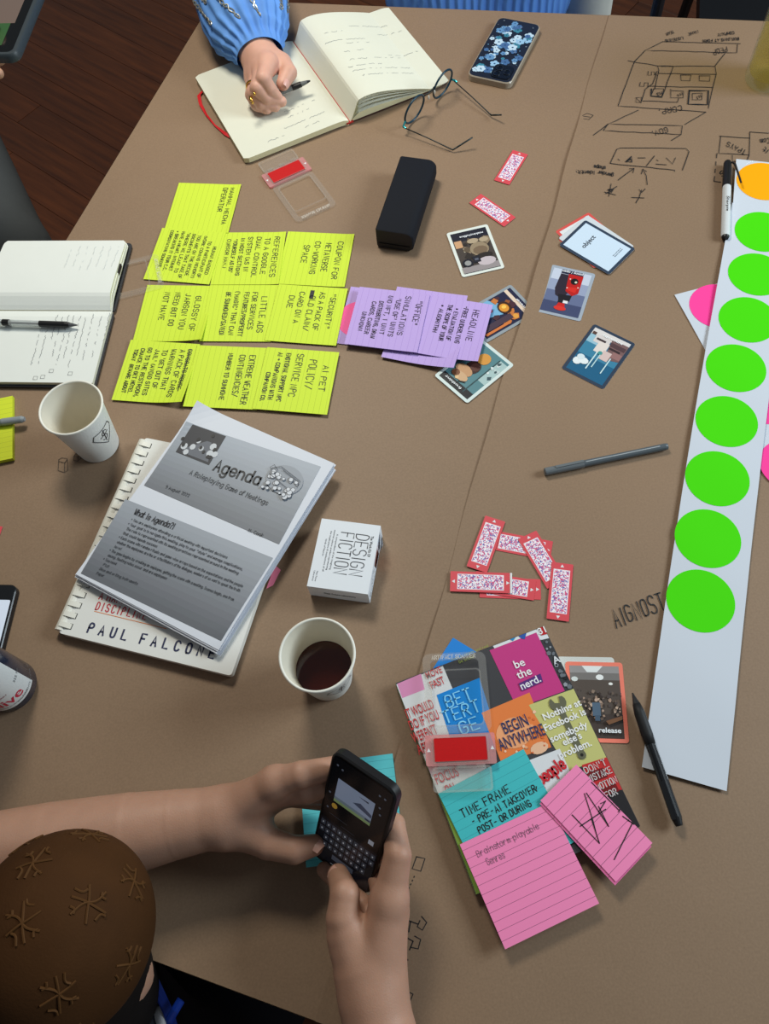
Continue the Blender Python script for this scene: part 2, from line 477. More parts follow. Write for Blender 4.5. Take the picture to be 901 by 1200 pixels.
# ------------------------------------------------------------------ table and its kraft paper
E2 = Vector((math.cos(math.radians(65.3)), math.sin(math.radians(65.3)), 0))      # along the left edge, away from the camera
E1 = Vector((E2.y, -E2.x, 0))                                                       # along the near edge, to the right
cA = W(78, 280)                                                                      # a point of the left edge
pB = W(280, 1163)                                                                    # a point of the near edge
t_far = W(600, 18)
o2 = Vector((cA.x, cA.y, TZ))
def tuv(p): q = p - o2; return q.dot(E1), q.dot(E2)
vn = tuv(pB)[1]
u_b, v_b = tuv(W(345, 3)); u_c, v_c = tuv(W(901, 25))
def vfar(u): return v_b + (v_c - v_b) * (u - u_b) / (u_c - u_b)
UR = 1.75                                                                             # right end of the table
def T(u, v, z=0): return o2 + E1 * u + E2 * v + Vector((0, 0, z))
root = empty('table', frame(Vector((T(0.8, 0).x, T(0.8, 0).y, 0)), 0), 'long trestle table covered with brown kraft paper', 'table')
inv = root.matrix_basis.inverted()
g = G()
out = [T(0.004, vn + 0.004), T(UR, vn + 0.004), T(UR, vfar(UR) - 0.004), T(0.004, vfar(0) - 0.004)]
g.prism([tuple((inv @ p)[:2]) for p in out], TZ - 0.036, TZ - 0.0012, M((120, 92, 66), 0.5, noise=0.1))
g.build('tabletop', root)
for uu in (0.16, UR - 0.16):
    for vv in (vn + 0.12, vfar(uu) - 0.12):
        g = G(); p = inv @ T(uu, vv)
        g.tube([(p.x, p.y, 0.0), (p.x, p.y, TZ - 0.036)], 0.022, BLACK, 12); g.build('leg', root, smooth=False)

def M_kraft():
    m = bpy.data.materials.new('kraft_paper'); m.use_nodes = True
    nt = m.node_tree; b = nt.nodes['Principled BSDF']; b.inputs['Roughness'].default_value = 0.55
    b.inputs['Specular IOR Level'].default_value = 0.35
    tc = nt.nodes.new('ShaderNodeTexCoord')
    def nz(scale, det, vec=None, dist=0.0):
        n = nt.nodes.new('ShaderNodeTexNoise'); n.inputs['Scale'].default_value = scale; n.inputs['Detail'].default_value = det
        n.inputs['Distortion'].default_value = dist
        nt.links.new(vec or tc.outputs['Object'], n.inputs['Vector']); return n.outputs['Fac']
    r = nt.nodes.new('ShaderNodeValToRGB'); e = r.color_ramp.elements
    e[0].position = 0.36; e[0].color = lin((133, 109, 87)); e[1].position = 0.66; e[1].color = lin((146, 120, 96))
    mx = nt.nodes.new('ShaderNodeMath'); mx.operation = 'MULTIPLY_ADD'; mx.inputs[1].default_value = 0.5
    nt.links.new(nz(2.2, 4), mx.inputs[0])
    h = nt.nodes.new('ShaderNodeMath'); h.operation = 'MULTIPLY'; h.inputs[1].default_value = 0.5
    nt.links.new(nz(420, 3), h.inputs[0]); nt.links.new(h.outputs[0], mx.inputs[2])
    nt.links.new(mx.outputs[0], r.inputs[0]); nt.links.new(r.outputs[0], b.inputs['Base Color'])
    mp = nt.nodes.new('ShaderNodeMapping'); mp.inputs['Rotation'].default_value = (0, 0, math.radians(-65)); mp.inputs['Scale'].default_value = (1, 1.5, 1)
    nt.links.new(tc.outputs['Object'], mp.inputs['Vector'])
    b1 = nt.nodes.new('ShaderNodeBump'); b1.inputs['Strength'].default_value = 0.32; b1.inputs['Distance'].default_value = 0.010
    nt.links.new(nz(4.0, 2.5, mp.outputs[0], 0.3), b1.inputs['Height'])
    b2 = nt.nodes.new('ShaderNodeBump'); b2.inputs['Strength'].default_value = 0.12; b2.inputs['Distance'].default_value = 0.001
    nt.links.new(nz(160, 4), b2.inputs['Height']); nt.links.new(b1.outputs[0], b2.inputs['Normal']); nt.links.new(b2.outputs[0], b.inputs['Normal'])
    return m
KRAFT = M_kraft()
cr0 = tuv(W(712, 22)); cr1 = tuv(W(510, 725))
UC = (cr0[0] + cr1[0]) / 2                                                            # u of the seam between the two sheets
def paper(name, u0, u1, z, label, hangL, hangR, nu=50, nv=70, edge=None):
    """sheet lying on the table and folded down over its edges"""
    g = G(); t = 0.0005
    def fn(a, b):
        u = u0 + (u1 - u0) * a; vf = vfar(u); v = vn + (vf - vn) * b
        zz = z
        if edge: du, dz = edge(u, v); u += du; zz += dz
        return T(u, v, zz)
    g.slab(fn, nu, nv, t, KRAFT)
    d = 0.09
    g.slab(lambda a, b: T(u0 + (u1 - u0) * a, vn - 0.0005 - 0.004 * (1 - b), z - d + d * b - 0.0002), 30, 3, 0.0004, KRAFT)
    g.slab(lambda a, b: T(u0 + (u1 - u0) * a, vfar(u0 + (u1 - u0) * a) + 0.0005 + 0.004 * b, z - d * b - 0.0002), 30, 3, 0.0004, KRAFT)
    if hangL: g.slab(lambda a, b: T(-0.0005 - 0.005 * (1 - a), vn + (vfar(0) - vn) * b, z - 0.11 + 0.11 * a - 0.0002), 3, 30, 0.0004, KRAFT)
    return tag(g.build(name, smooth=False), label, 'paper')
paper('kraft_paper_sheet', 0.0, UC + 0.03, -0.0006, 'brown kraft paper sheet folded over the table edge under the yellow notes', True, False)
def lift(u, v):
    d = (u - UC)
    w = math.sin(v * 9.0) * 0.0016 + math.sin(v * 31 + 1) * 0.0009
    k = max(0.0, 1 - d / 0.02)
    return w * k, (0.0016 + 0.0012 * math.sin(v * 6.3 + 0.6) + 0.0006 * math.sin(v * 23)) * max(0, 1 - d / 0.04) ** 2
paper('kraft_paper_sheet', UC, UR, 0.0, 'brown kraft paper sheet drawn on with marker under the green dot stickers', False, True, 110, 120, lift)
KP = [o for o in COL.objects if o.name.startswith('kraft_paper_sheet')]
# marker drawings on the paper (positions follow the strokes seen on the sheets)
def c4(u, v): return (640 + u / 3.452, v / 3.452)
def sketch(name, parent, items, wd, m=INK, z=0.0004):
    """items: pixel polylines, unprojected onto the paper; wd in metres"""
    polys = [[tuple(W(*p)[:2]) for p in q] for q in items]
    V, F = ribbons(polys, wd, lambda a, b: (a, b, TZ + z))
    o = G().add(V, F, m).build(name, parent); o['kind'] = 'stuff'
    return o
def wob(q, k=0.35):
    """subdivide and wobble a hand-drawn line"""
    out = []
    for a, b in zip(q[:-1], q[1:]):
        n = max(1, int(math.hypot(b[0] - a[0], b[1] - a[1]) / 9))
        for i in range(n): t = i / n; out.append((a[0] + (b[0] - a[0]) * t + random.uniform(-k, k) * (i > 0), a[1] + (b[1] - a[1]) * t + random.uniform(-k, k) * (i > 0)))
    return out + [q[-1]]
def pxtext(s, p0, p1, h, jit=0.25, flip=False):
    """hand lettering whose baseline runs from p0 to p1 in the photograph"""
    pl, w = strokes(s, 1.0, jit); ex = (p1[0] - p0[0], p1[1] - p0[1]); L = math.hypot(*ex); k = L / w
    up = (ex[1] / L * h, -ex[0] / L * h)
    return [[(p0[0] + ex[0] * p[0] / w + up[0] * p[1], p0[1] + ex[1] * p[0] / w + up[1] * p[1]) for p in q] for q in pl]
D4 = [[(470, 170), (785, 178)], [(470, 170), (400, 205), (770, 215), (773, 180)], [(400, 205), (357, 250), (290, 430), (645, 455)],
 [(330, 247), (450, 268), (680, 270)], [(722, 218), (682, 268)], [(682, 270), (687, 300), (672, 360), (655, 440)], [(455, 298), (685, 302)],
 [(410, 350), (672, 355)], [(465, 270), (513, 270), (468, 392)], [(450, 270), (455, 285), (438, 362)], [(543, 305), (585, 305), (580, 328), (545, 327), (543, 305)],
 [(618, 308), (662, 308), (660, 330), (618, 328), (618, 308)], [(435, 360), (475, 360), (466, 395), (423, 390), (435, 360)], [(503, 362), (503, 397), (553, 397), (555, 370), (508, 368)],
 [(590, 380), (630, 378), (628, 405), (590, 405), (590, 380)], [(390, 410), (530, 415), (535, 400)], [(445, 300), (430, 340), (400, 362), (385, 410)],
 [(412, 290), (410, 306), (425, 305), (425, 292), (438, 292), (436, 306), (448, 290)], [(380, 334), (376, 350), (395, 351), (397, 336), (412, 336), (410, 352)],
 [(362, 397), (385, 395), (383, 417), (362, 415), (362, 397), (383, 417)], [(372, 447), (250, 503), (550, 510), (545, 545), (230, 530), (250, 503)],
 [(190, 548), (250, 503)], [(645, 455), (560, 505)], [(545, 545), (505, 570)],
 [(258, 662), (285, 605), (300, 600), (565, 602), (577, 615), (550, 690)], [(258, 662), (520, 690), (518, 695)], [(370, 640), (400, 640)], [(405, 672), (437, 632)],
 [(443, 665), (485, 668)], [(485, 640), (510, 665), (522, 640)], [(290, 645), (296, 650)], [(446, 648), (452, 652)],
 [(290, 730), (355, 682)], [(336, 684), (355, 682), (350, 700)], [(408, 748), (404, 712), (390, 685)], [(384, 705), (390, 685), (405, 695)],
 [(240, 785), (285, 755)], [(235, 778), (280, 790)], [(252, 795), (262, 745)], [(345, 800), (395, 802)], [(385, 770), (375, 800), (362, 822)], [(375, 768), (385, 780), (400, 765)],
 [(700, 552), (823, 560)], [(705, 552), (697, 622), (820, 628)], [(823, 535), (820, 628), (812, 650)], [(823, 535), (901, 540)],
 [(690, 622), (688, 640)], [(686, 655), (685, 670)], [(683, 685), (681, 700)], [(680, 715), (678, 735)], [(678, 735), (705, 738)], [(752, 630), (752, 655), (805, 655)],
 [(145, 470), (165, 460), (190, 468), (172, 485), (148, 482)], [(150, 472), (175, 475)]]
items = [wob([c4(*p) for p in q]) for q in D4]
for s, a, b, h in (('CORP.', (545, 427), (447, 447), 6), ('GOV.', (487, 515), (420, 535), 6), ('PEOP', (728, 190), (668, 205), 6), ('TEAM', (512, 124), (482, 137), 3.2), ('NAME', (612, 124), (570, 136), 3.2), ('COMPANY', (758, 128), (690, 138), 3.2),
                   ('LISTENING', (552, 150), (478, 162), 3), ('BUILDING AT FORM', (778, 153), (630, 163), 3), ('gender', (272, 705), (205, 690), 4), ('identity', (195, 693), (110, 690), 4), ('shape', (240, 675), (190, 668), 4), ('M3', (465, 372), (442, 380), 3.2), ('M4', (548, 376), (524, 386), 3.2), ('M1', (622, 385), (600, 396), 3.2),
                   ('TPAYS', (808, 610), (730, 572), 5.5), ('Com', (901, 560), (860, 565), 6), ('it', (901, 610), (880, 590), 5), ('S', (712, 690), (692, 705), 6)):
    items += pxtext(s, c4(*a), c4(*b), h)
sketch('marker_drawing', KP[1], items, 0.0011, z=0.0009)
g = G()
sketch('marker_drawing', KP[1], [wob([c4(*p) for p in q], 0.2) for q in ([(578, 368), (655, 368), (652, 425), (573, 423), (578, 368)], [(322, 656), (345, 634), (345, 657), (326, 655), (340, 645)], [(250, 770), (272, 765), (262, 780), (255, 768)], [(425, 362), (423, 390), (466, 394)])], 0.0024, z=0.001)
sketch('marker_lettering', KP[1], pxtext('AIGNOST', (722, 735), (783, 713), 21, 0.35) , 0.0015, z=0.0009)
items = [wob(q, 0.3) for q in ([(488, 1004), (498, 1006), (493, 1021), (483, 1018), (488, 1004)], [(494, 1074), (500, 1081), (495, 1090), (489, 1086), (492, 1079)], [(479, 1079), (490, 1083)], [(481, 1080), (479, 1092)],
    [(486, 1097), (493, 1101), (490, 1112), (481, 1110)], [(484, 1103), (477, 1099)], [(484, 1103), (480, 1113)], [(477, 1124), (478, 1125)], [(476, 1161), (484, 1165), (480, 1174), (475, 1172)])]
items += [[(485.5 - i * 2.0, 1027 + i * 4.4), (485.0 - i * 2.0, 1028 + i * 4.4)] for i in range(5)]
sketch('marker_drawing', KP[0], items, 0.0011, z=0.0002)
def c2(u, v): return (u / 4.0, 260 + v / 4.0)
items = [wob([c2(*p) for p in q], 0.15) for q in ([(275, 1115), (290, 1105), (315, 1110), (318, 1165), (302, 1175), (272, 1165), (275, 1115)], [(275, 1122), (303, 1130), (302, 1172)], [(303, 1130), (316, 1112)], [(289, 1127), (291, 1128)],
    [(345, 1100), (357, 1085), (380, 1090), (378, 1110), (365, 1122), (345, 1118), (345, 1100), (366, 1103), (365, 1122)], [(366, 1103), (379, 1092)])]
sketch('pencil_drawing', KP[0], items, 0.0007, M((60, 52, 48), 0.6), z=0.0002)

# ------------------------------------------------------------------ sticky notes
def sheet_fn(w, l, curl):
    """height of a curled sheet in its own frame; curl: list of (nx, ny, start, amount)"""
    def zf(x, y):
        z = 0.0
        for nx, ny, st, am in curl:
            d = (x * nx + y * ny) - st
            if d > 0: z += am * (d / 0.05) ** 2
        return z
    return zf
def sticky(name, label, cor, z, col, lcol, spacing, text, group=None, w=0.1016, l=0.1016, curl=(), t=0.0003, ink=INK, jit=0.3, wd=0.0011, pad=False):
    mt = pose(cor, w, l, z)
    zf = sheet_fn(w, l, curl)
    g = G(); pm = M_ruled(col, lcol, spacing)
    g.slab(lambda a, b: (-w / 2 + w * a, -l / 2 + l * b, t + zf(-w / 2 + w * a, -l / 2 + l * b)), 14, 14, t, pm, M(tuple(int(c * 0.93) for c in col), 0.65))
    o = tag(g.build(name, matrix=mt, smooth=False), label, 'sticky note', group)
    if text:
        h = G()
        for it in text:
            s, x, y, cap, ln = it[:5]
            if s == '~': V, F = ribbons(place([[(0, 0), (ln / 1000, 0)]], -w / 2 + x / 1000, l / 2 - y / 1000), cap / 1000, lambda a, b: (a, b, t + 0.0003 + zf(a, b))); h.add(V, F, ink); continue
            stext(h, s, -w / 2 + x / 1000, l / 2 - y / 1000, cap / 1000, ink, t + 0.0003, wd * (1.0 if cap > 5 else 0.8), length=ln / 1000, jit=jit, zf=zf)
        h.build('handwriting', o)['kind'] = 'stuff'
    return o
YEL, YLN = (210, 234, 62), (172, 194, 48)
def rd(c): return [c[1], c[2], c[3], c[0]]          # image TL,TR,BR,BL -> reading order (writing runs down the picture)
up = [(0, 1, 0.03, 0.006)]; br = [(0.6, 0.8, 0.02, 0.006)]
GY = 'yellow notes laid out in rows'
def Y(words, cor, z, text, curl=()):
    return sticky('sticky_note', words, rd(cor), z, YEL, YLN, 0.0078, text, GY, curl=curl)
Y('yellow-green lined note reading operator, sticking out above the note rows', [(214.2, 214), (279, 216.6), (264.2, 273), (195, 271.6)], 0.0003,
  [('MAMMAL MECHA', 8, 15, 6.5, 78), ('OPERATOR', 8, 27, 7, 52)], [(0, 1, 0.03, 0.007)])
Y('yellow-green note crowded with small writing beside the white notebook corner', [(190, 267.6), (262.5, 273), (246.5, 335), (169.3, 325)], 0.0012,
  [('HUMAN BADGED', 30, 12, 5, 55), ('TO A PARTICIPANT OF', 20, 22, 5, 72), ('(WORK COMING MEMORY)', 10, 31, 4.6, 84), ('YOU ARE ON THE DECIDE', 10, 41, 4.6, 80), ('DOCUMENTS THAT TAKE OF', 8, 50, 4.6, 88), ("'WHERE WE LEAD' TO", 6, 59, 4.8, 80),
   ('HAVE A HEART, INTERNET', 5, 68, 4.6, 78), ('@ BREAKING IT YOUR C.C.', 4, 77, 5, 80), ('COORDINATING SOMEONE', 4, 86, 4.4, 74)], [(1, 0, 0.04, 0.003)])
Y('yellow-green note headed references, between two other notes', [(262.5, 274), (333, 271), (323, 333), (248, 334)], 0.0004,
  [('REFERENCES', 10, 16, 8, 80), ('TO A GOOGLE', 12, 30, 7, 72), ('DUAL CONTROL', 10, 43, 6.5, 80), ('SYSTEM (AS IN', 10, 56, 6.5, 68), ('IN MOST SECTIONS', 12, 67, 5.5, 74), ("'YOURSELF AS US'", 14, 78, 5.5, 66), ('CURSOR MAN.)', 14, 88, 5, 58)], up)
Y('yellow-green note reading coupon for metaverse co-working space', [(340, 272.6), (413, 274), (403, 337.5), (324, 331.5)], 0.0004,
  [('COUPON FOR', 16, 22, 8, 74), ('METAVERSE', 20, 40, 8.5, 56), ('CO-WORKING', 18, 56, 8, 64), ('SPACE', 26, 72, 8.5, 36)], up)
Y('yellow-green note reading glossy of jargon, its corner curling up', [(174.3, 335), (249.2, 336.5), (235, 400), (159.3, 398)], 0.0006,
  [('GLOSSY OF', 20, 24, 8, 66), ('JARGON YOU', 16, 40, 8, 66), ('NEED BUT DO', 14, 56, 7.5, 62), ('NOT HAVE', 14, 72, 7.5, 52)], [(0.6, 0.8, 0.025, 0.008)])
Y('yellow-green note reading little ads for services', [(249, 336.5), (325.5, 334), (313, 399), (236, 399)], 0.0012,
  [('LITTLE ADS', 22, 22, 8, 66), ('FOR SERVICES', 14, 36, 7, 68), ('FEATURES/PROPERTY', 14, 48, 6.5, 80), ("('MAGIC' THAT CAN", 12, 62, 6.5, 80), ('BE SUMMONED/SAVED)', 14, 75, 6.5, 78)])
Y('yellow-green note beginning with a quoted word, beside the purple notes', [(327, 335), (406.4, 340.5), (393.7, 403), (311.5, 397)], 0.0020,
  [('"SECURITY"', 12, 22, 7.5, 64), ('AS A PACK OF', 10, 38, 7.5, 70), ('OLD CLAIM/', 18, 52, 8, 64), ('~', 10, 50, 6, 10), ('CARD ON A', 12, 68, 7.5, 58), ('DUE', 20, 82, 7.5, 24)])
Y('yellow-green note about a pack of cards with a crossed-out first line', [(155.6, 398), (231.5, 404), (210, 474), (136, 469)], 0.0024,
  [('CONGRATS HOUSE', 10, 14, 5.5, 70), ('~', 10, 11.5, 1.2, 72), ('A PACK OF CARDS', 12, 25, 7, 82), ('WARNINGS THAT', 12, 38, 7, 70), ("TO 'GET OUT OF", 14, 50, 6, 66), ("JAIL' (AVOID SITES", 14, 61, 6, 78), ('GO TO THE RESTROOM,', 12, 72, 5.6, 84), ('CHANCE TO GET HOTEL', 14, 82, 5.4, 76), ('TODAY; BEWARE ABOUT', 16, 91, 5.2, 74)], [(0.55, 0.83, 0.02, 0.008)])
Y('yellow-green note reading extreme weather contingencies', [(233, 404), (312.5, 408), (297.5, 480.5), (218, 476.5)], 0.0032,
  [('EXTREME WEATHER', 14, 24, 8, 82), ('CONTINGENCIES/', 14, 38, 8, 70), ('NUMBER TO SUMMONE', 12, 54, 6, 78)])
Y('yellow-green note reading AI pet policy service', [(315, 405.8), (395.7, 411.5), (381.4, 488), (297.5, 480)], 0.0040,
  [('AI PET', 24, 18, 8, 44), ('POLICY/', 16, 38, 10, 50), ('SERVICE NPC', 8, 57, 9, 72), ('EMOTIONAL SUPPORT NPC', 8, 72, 6, 80), ('AI > COMPANIONS WITH', 8, 84, 6, 78), ('COMPANION CO.', 42, 94, 5.5, 48)])
# pad at the left frame edge
o = sticky('sticky_note_pad', 'yellow sticky note pad with a grey pen lying across it', [(-80, 480), (22, 468), (27, 541), (-75, 560)], 0.0003, (214, 228, 52), (176, 190, 50), 0.0078, [], t=0.006)

PUR, PLN = (190, 164, 226), (168, 140, 208)
GP = 'purple notes fanned in a pile'
def P(words, cor, z, text=(), curl=()):
    return sticky('sticky_note', words, cor, z, PUR, PLN, 0.0090, list(text), GP, curl=curl, ink=M((40, 24, 60), 0.5))
nA = P('purple note with a pink dot sticker, bottom of the purple pile', rd([(412.5, 338.6), (492, 346), (474, 411), (393, 401)]), 0.0006)
P('purple note half hidden in the purple pile, its curled end over a card', rd([(470, 352), (552, 366), (532, 437), (447, 417)]), 0.0036, curl=[(0.5, 0.85, 0.01, 0.006)])
P('blank purple note edge showing between the two written purple notes', rd([(468, 338), (546, 347), (529, 413), (449, 402)]), 0.0052, curl=[(0, 1, 0.03, 0.003)])
P('purple note reading headline, on top of the purple pile', rd([(497, 346.5), (576, 357), (556, 424), (476, 411)]), 0.0068,
  [('HEADLINE', 14, 24, 8, 56), ('-FREE UNDERLYING', 10, 38, 6, 66), ('* EVALUATION OF', 16, 50, 5.6, 58), ('THE SCOPE OF YOUR', 12, 60, 5.6, 64), ('* ALGORITHM', 14, 71, 5.4, 50)], [(0.55, 0.83, 0.025, 0.006)])
P('purple note reading office simulations, on top of the purple pile', rd([(424, 338.6), (503, 345.5), (486, 411), (404.5, 402.6)]), 0.0086,
  [('"OFFICE"', 14, 16, 8, 44), ('SIMULATIONS', 8, 33, 7, 70), ("'USE OF' UNITS", 14, 45, 6.4, 68), ('(NO NFT, 1 UNIT', 10, 57, 5.8, 70), ('DISTRIBUTING, DRAW', 22, 68, 5.6, 66), ('CARDS, CAREER', 24, 78, 5.6, 58), ('UNKNOWN', 44, 88, 5.4, 34)], [(0, 1, 0.03, 0.002)])
g = G(); cx, cy = loc2(nA.matrix_basis, 421, 374, 0.001)
g.prism(disc(cx, cy, 0.0315, n=36), 0.0003, 0.0005, M((250, 76, 158), 0.5)); g.build('dot_sticker', nA)['label'] = 'hot pink round sticker'

# ------------------------------------------------------------------ playing cards
CW, CL = 0.063, 0.088
def card(label, cor, z, border, art, texts=(), inner=None, group=None, w=CW, l=CL, rad=0.0035, bd=0.0045):
    """art: patches in card units (-1..1 across, -1..1 up) over the inner picture field"""
    mt = pose(cor, w, l, z)
    g = G(); g.prism(rrect(w, l, rad), 0, 0.0004, M(border, 0.38), M((225, 225, 222), 0.7))
    o = tag(g.build('playing_card', matrix=mt), label, 'card', group)
    if art or texts or inner:
        p = G(); iw, il = w / 2 - bd, l / 2 - bd
        polys = []
        if inner: polys.append((inner, rect(-iw, -il, iw, il)))
        for col, pts in art: polys.append((col, [(max(-1, min(1, a)) * iw, max(-1, min(1, b)) * il) for a, b in pts]))
        zz = picture(p, polys, 0.0004, rough=0.35)
        for s, x, y, cap, col, ln, rot in texts:
            ftext(p, s, x * iw, y * il, cap, M(col, 0.45), zz + 0.00005, rot=rot, bold=0.02, length=ln, align='C')
        p.build('printed_picture', o)
    return o
def blobs(n, cols, x0, y0, x1, y1, r0, r1, seed, ang=0.8):
    rr = random.Random(seed); out = []
    for _ in range(n):
        x, y, r = rr.uniform(x0, x1), rr.uniform(y0, y1), rr.uniform(r0, r1)
        k = rr.choice([4, 5, 6]); a0 = rr.uniform(0, 6)
        out.append((rr.choice(cols), [(x + r * rr.uniform(0.7, 1.2) * math.cos(a0 + 6.283 * i / k), y + ang * r * rr.uniform(0.7, 1.2) * math.sin(a0 + 6.283 * i / k)) for i in range(k)]))
    return out
PI = math.pi
card('white-bordered picture card with brown objects, beside the black case', [(523.9, 275.7), (573, 263.3), (589.5, 310.9), (540.4, 325.5)], 0.0003, (222, 228, 222),
     [((30, 32, 46), rect(-1, 0.55, 1, 1)), ((205, 160, 120), rect(-0.95, 0.25, -0.55, 0.6)), ((190, 182, 160), rect(-0.6, 0, -0.3, 0.2))] + blobs(14, [(48, 42, 40), (96, 82, 66), (140, 122, 100)], -0.9, -0.3, 0.9, 0.5, 0.1, 0.28, 3)
     + [((150, 132, 108), disc(0.25, 0.02, 0.52, 0.34, 14)), ((176, 158, 132), disc(0.05, 0.45, 0.32, 0.12, 12)), ((176, 158, 132), disc(0.65, 0.42, 0.26, 0.12, 12)), ((120, 100, 80), disc(0.28, -0.05, 0.4, 0.2, 12)), ((44, 38, 36), disc(0.4, -0.32, 0.45, 0.12, 12)), ((150, 142, 144), rect(-1, -1, 1, -0.72)), ((196, 184, 190), disc(0.4, -0.62, 0.5, 0.2, 12)),
        ((26, 28, 40), disc(-0.62, -0.55, 0.3, 0.2, 14)), ((150, 150, 150), disc(-0.62, -0.55, 0.18, 0.12, 14)), ((28, 30, 42), rect(-0.3, -0.6, 0.1, -0.3)), ((90, 94, 110), rect(-0.2, -0.5, 0, -0.4))],
     [('making/office', 0.1, 0.78, 0.0036, (236, 240, 246), 0.036, PI)], (70, 62, 58))
card('grey-bordered picture card with an orange lantern, half under the purple notes', [(596.6, 336), (627.6, 367.5), (572, 398.5), (541, 367)], 0.0003, (146, 156, 164),
     [((30, 34, 66), rect(-1, -1, 1, 1)), ((228, 206, 186), rect(-1, 0.72, 1, 0.86)), ((120, 176, 212), [(-1, -0.9), (-0.1, -0.6), (0.2, 0.1), (-0.4, 0.3), (-1, 0)]), ((160, 60, 66), disc(-0.35, -0.2, 0.14, 0.1, 10))] + blobs(12, [(150, 84, 44), (70, 40, 52), (200, 120, 60)], -0.8, -0.2, 0.9, 0.6, 0.08, 0.24, 5)
     + [((60, 32, 24), disc(-0.1, 0.3, 0.42, 0.24, 14)), ((226, 150, 50), disc(-0.1, 0.28, 0.28, 0.17, 14)), ((250, 200, 90), disc(-0.15, 0.3, 0.12, 0.09, 10)), ((226, 160, 70), disc(0.68, 0.4, 0.16, 0.1, 10)), ((70, 54, 70), rect(0.35, -0.9, 0.7, 0.3)), ((210, 120, 60), rect(0.75, -0.95, 0.9, 0.1))],
     [('travel', 0.2, 0.9, 0.003, (240, 240, 244), 0.02, PI)], (40, 44, 70))
card('white-bordered picture card with a shaggy orange creature, under the purple notes', [(543, 469.7), (511, 444), (567.7, 399), (600, 424.5)], 0.0009, (212, 226, 224),
     [((84, 130, 138), rect(-1, -1, 1, 1)), ((24, 28, 34), rect(-1, 0.72, 1, 1)), ((170, 196, 196), rect(-1, -0.9, -0.55, 0.2)), ((40, 70, 76), rect(-0.55, -0.9, -0.48, 0.9))] + blobs(10, [(226, 232, 232), (60, 84, 92), (190, 206, 206)], -0.95, -0.8, -0.5, 0.0, 0.06, 0.12, 9)
     + [((58, 32, 28), disc(0.15, -0.05, 0.38, 0.3, 14)), ((196, 150, 110), disc(0.35, 0.25, 0.5, 0.22, 14)), ((214, 150, 66), disc(0.1, -0.55, 0.34, 0.24, 14)), ((88, 52, 44), disc(0.05, -0.1, 0.25, 0.18, 12)), ((206, 168, 130), disc(0.2, 0.5, 0.42, 0.16, 12)), ((120, 76, 50), disc(0.55, 0.5, 0.22, 0.14, 10)), ((226, 190, 140), disc(0.3, 0.62, 0.1, 0.07, 8)), ((30, 30, 34), [(-0.2, 0.55), (0.1, 0.68), (0.1, 0.72), (-0.25, 0.6)])],
     [('frothing', 0.2, 0.82, 0.0034, (236, 238, 240), 0.03, 0.0)], (96, 140, 146))
card('red-edged card peeking out lowest beneath the object card', [(650.5, 283.5), (692, 253), (741, 287), None], 0.0003, (214, 92, 84), [], inner=(226, 226, 226))
card('red-edged card with a white face, fanned beneath the object card', [(649, 272.2), (691, 248.2), None, None], 0.0009, (212, 84, 78), [], inner=(222, 224, 226))
card('plain pale grey card directly beneath the object card', [(653, 280.5), (690, 251.3), (742.5, 288.6), None], 0.0015, (206, 212, 218), [])
card('navy-bordered pale card printed with the word object', [(654.4, 288.2), (688, 258), (744.6, 288.8), (711.3, 323.9)], 0.0021, (50, 64, 84), [], [('object', 0.0, 0.30, 0.0072, (40, 48, 60), 0.028, 0), ('the work kit of', 0.35, -0.72, 0.0017, (70, 80, 96), 0.019, 0), ('design fiction', 0.35, -0.79, 0.0017, (70, 80, 96), 0.019, 0)], (204, 222, 240))
card('grey-bordered picture card with a red machine, beside the object card', [(646, 310), (698.9, 321.4), (679.3, 376.7), (628, 365.2)], 0.0003, (160, 170, 184),
     [((196, 204, 222), rect(-1, 0.5, 1, 1)), ((150, 160, 188), rect(-1, 0.0, 1, 0.5)), ((100, 110, 144), rect(-1, -0.5, 1, 0.0)), ((66, 74, 108), rect(-1, -1, 1, -0.5)), ((40, 42, 66), rect(-0.55, 0.82, 0.6, 1)), ((46, 38, 52), [(-0.55, 0.8), (0, 0.8), (0.1, 0), (-0.1, -0.35), (-0.5, -0.2), (-0.62, 0.1)]),
      ((186, 30, 28), [(-0.15, 0.85), (0.62, 0.85), (0.62, 0.05), (0.35, -0.12), (-0.05, 0.05)]), ((214, 44, 36), [(-0.05, 0.25), (0.5, 0.3), (0.45, 0.05), (0.05, 0.1)]), ((26, 22, 26), disc(0.25, 0.55, 0.2, 0.15, 14)), ((220, 214, 190), disc(0.33, 0.53, 0.07, 0.05, 8)), ((28, 26, 34), [(-0.35, -0.15), (0.35, -0.1), (0.3, -0.4), (-0.25, -0.42)]),
      ((230, 230, 232), rect(-0.1, -0.5, 0.25, -0.38)), ((30, 28, 34), rect(-0.25, -0.52, 0.0, -0.36)), ((200, 36, 32), [(-0.2, -0.52), (0.12, -0.52), (0.2, -0.78), (-0.32, -0.8)]), ((216, 52, 44), disc(-0.05, -0.76, 0.32, 0.1, 14)), ((240, 220, 210), disc(-0.02, 0.2, 0.04, 0.03, 6)), ((240, 220, 210), disc(0.52, 0.3, 0.04, 0.03, 6)), ((240, 220, 210), disc(0.0, 0.62, 0.04, 0.03, 6))],
     [('punny / open', 0.03, 0.96, 0.004, (236, 238, 244), 0.03, PI)], (150, 160, 188))
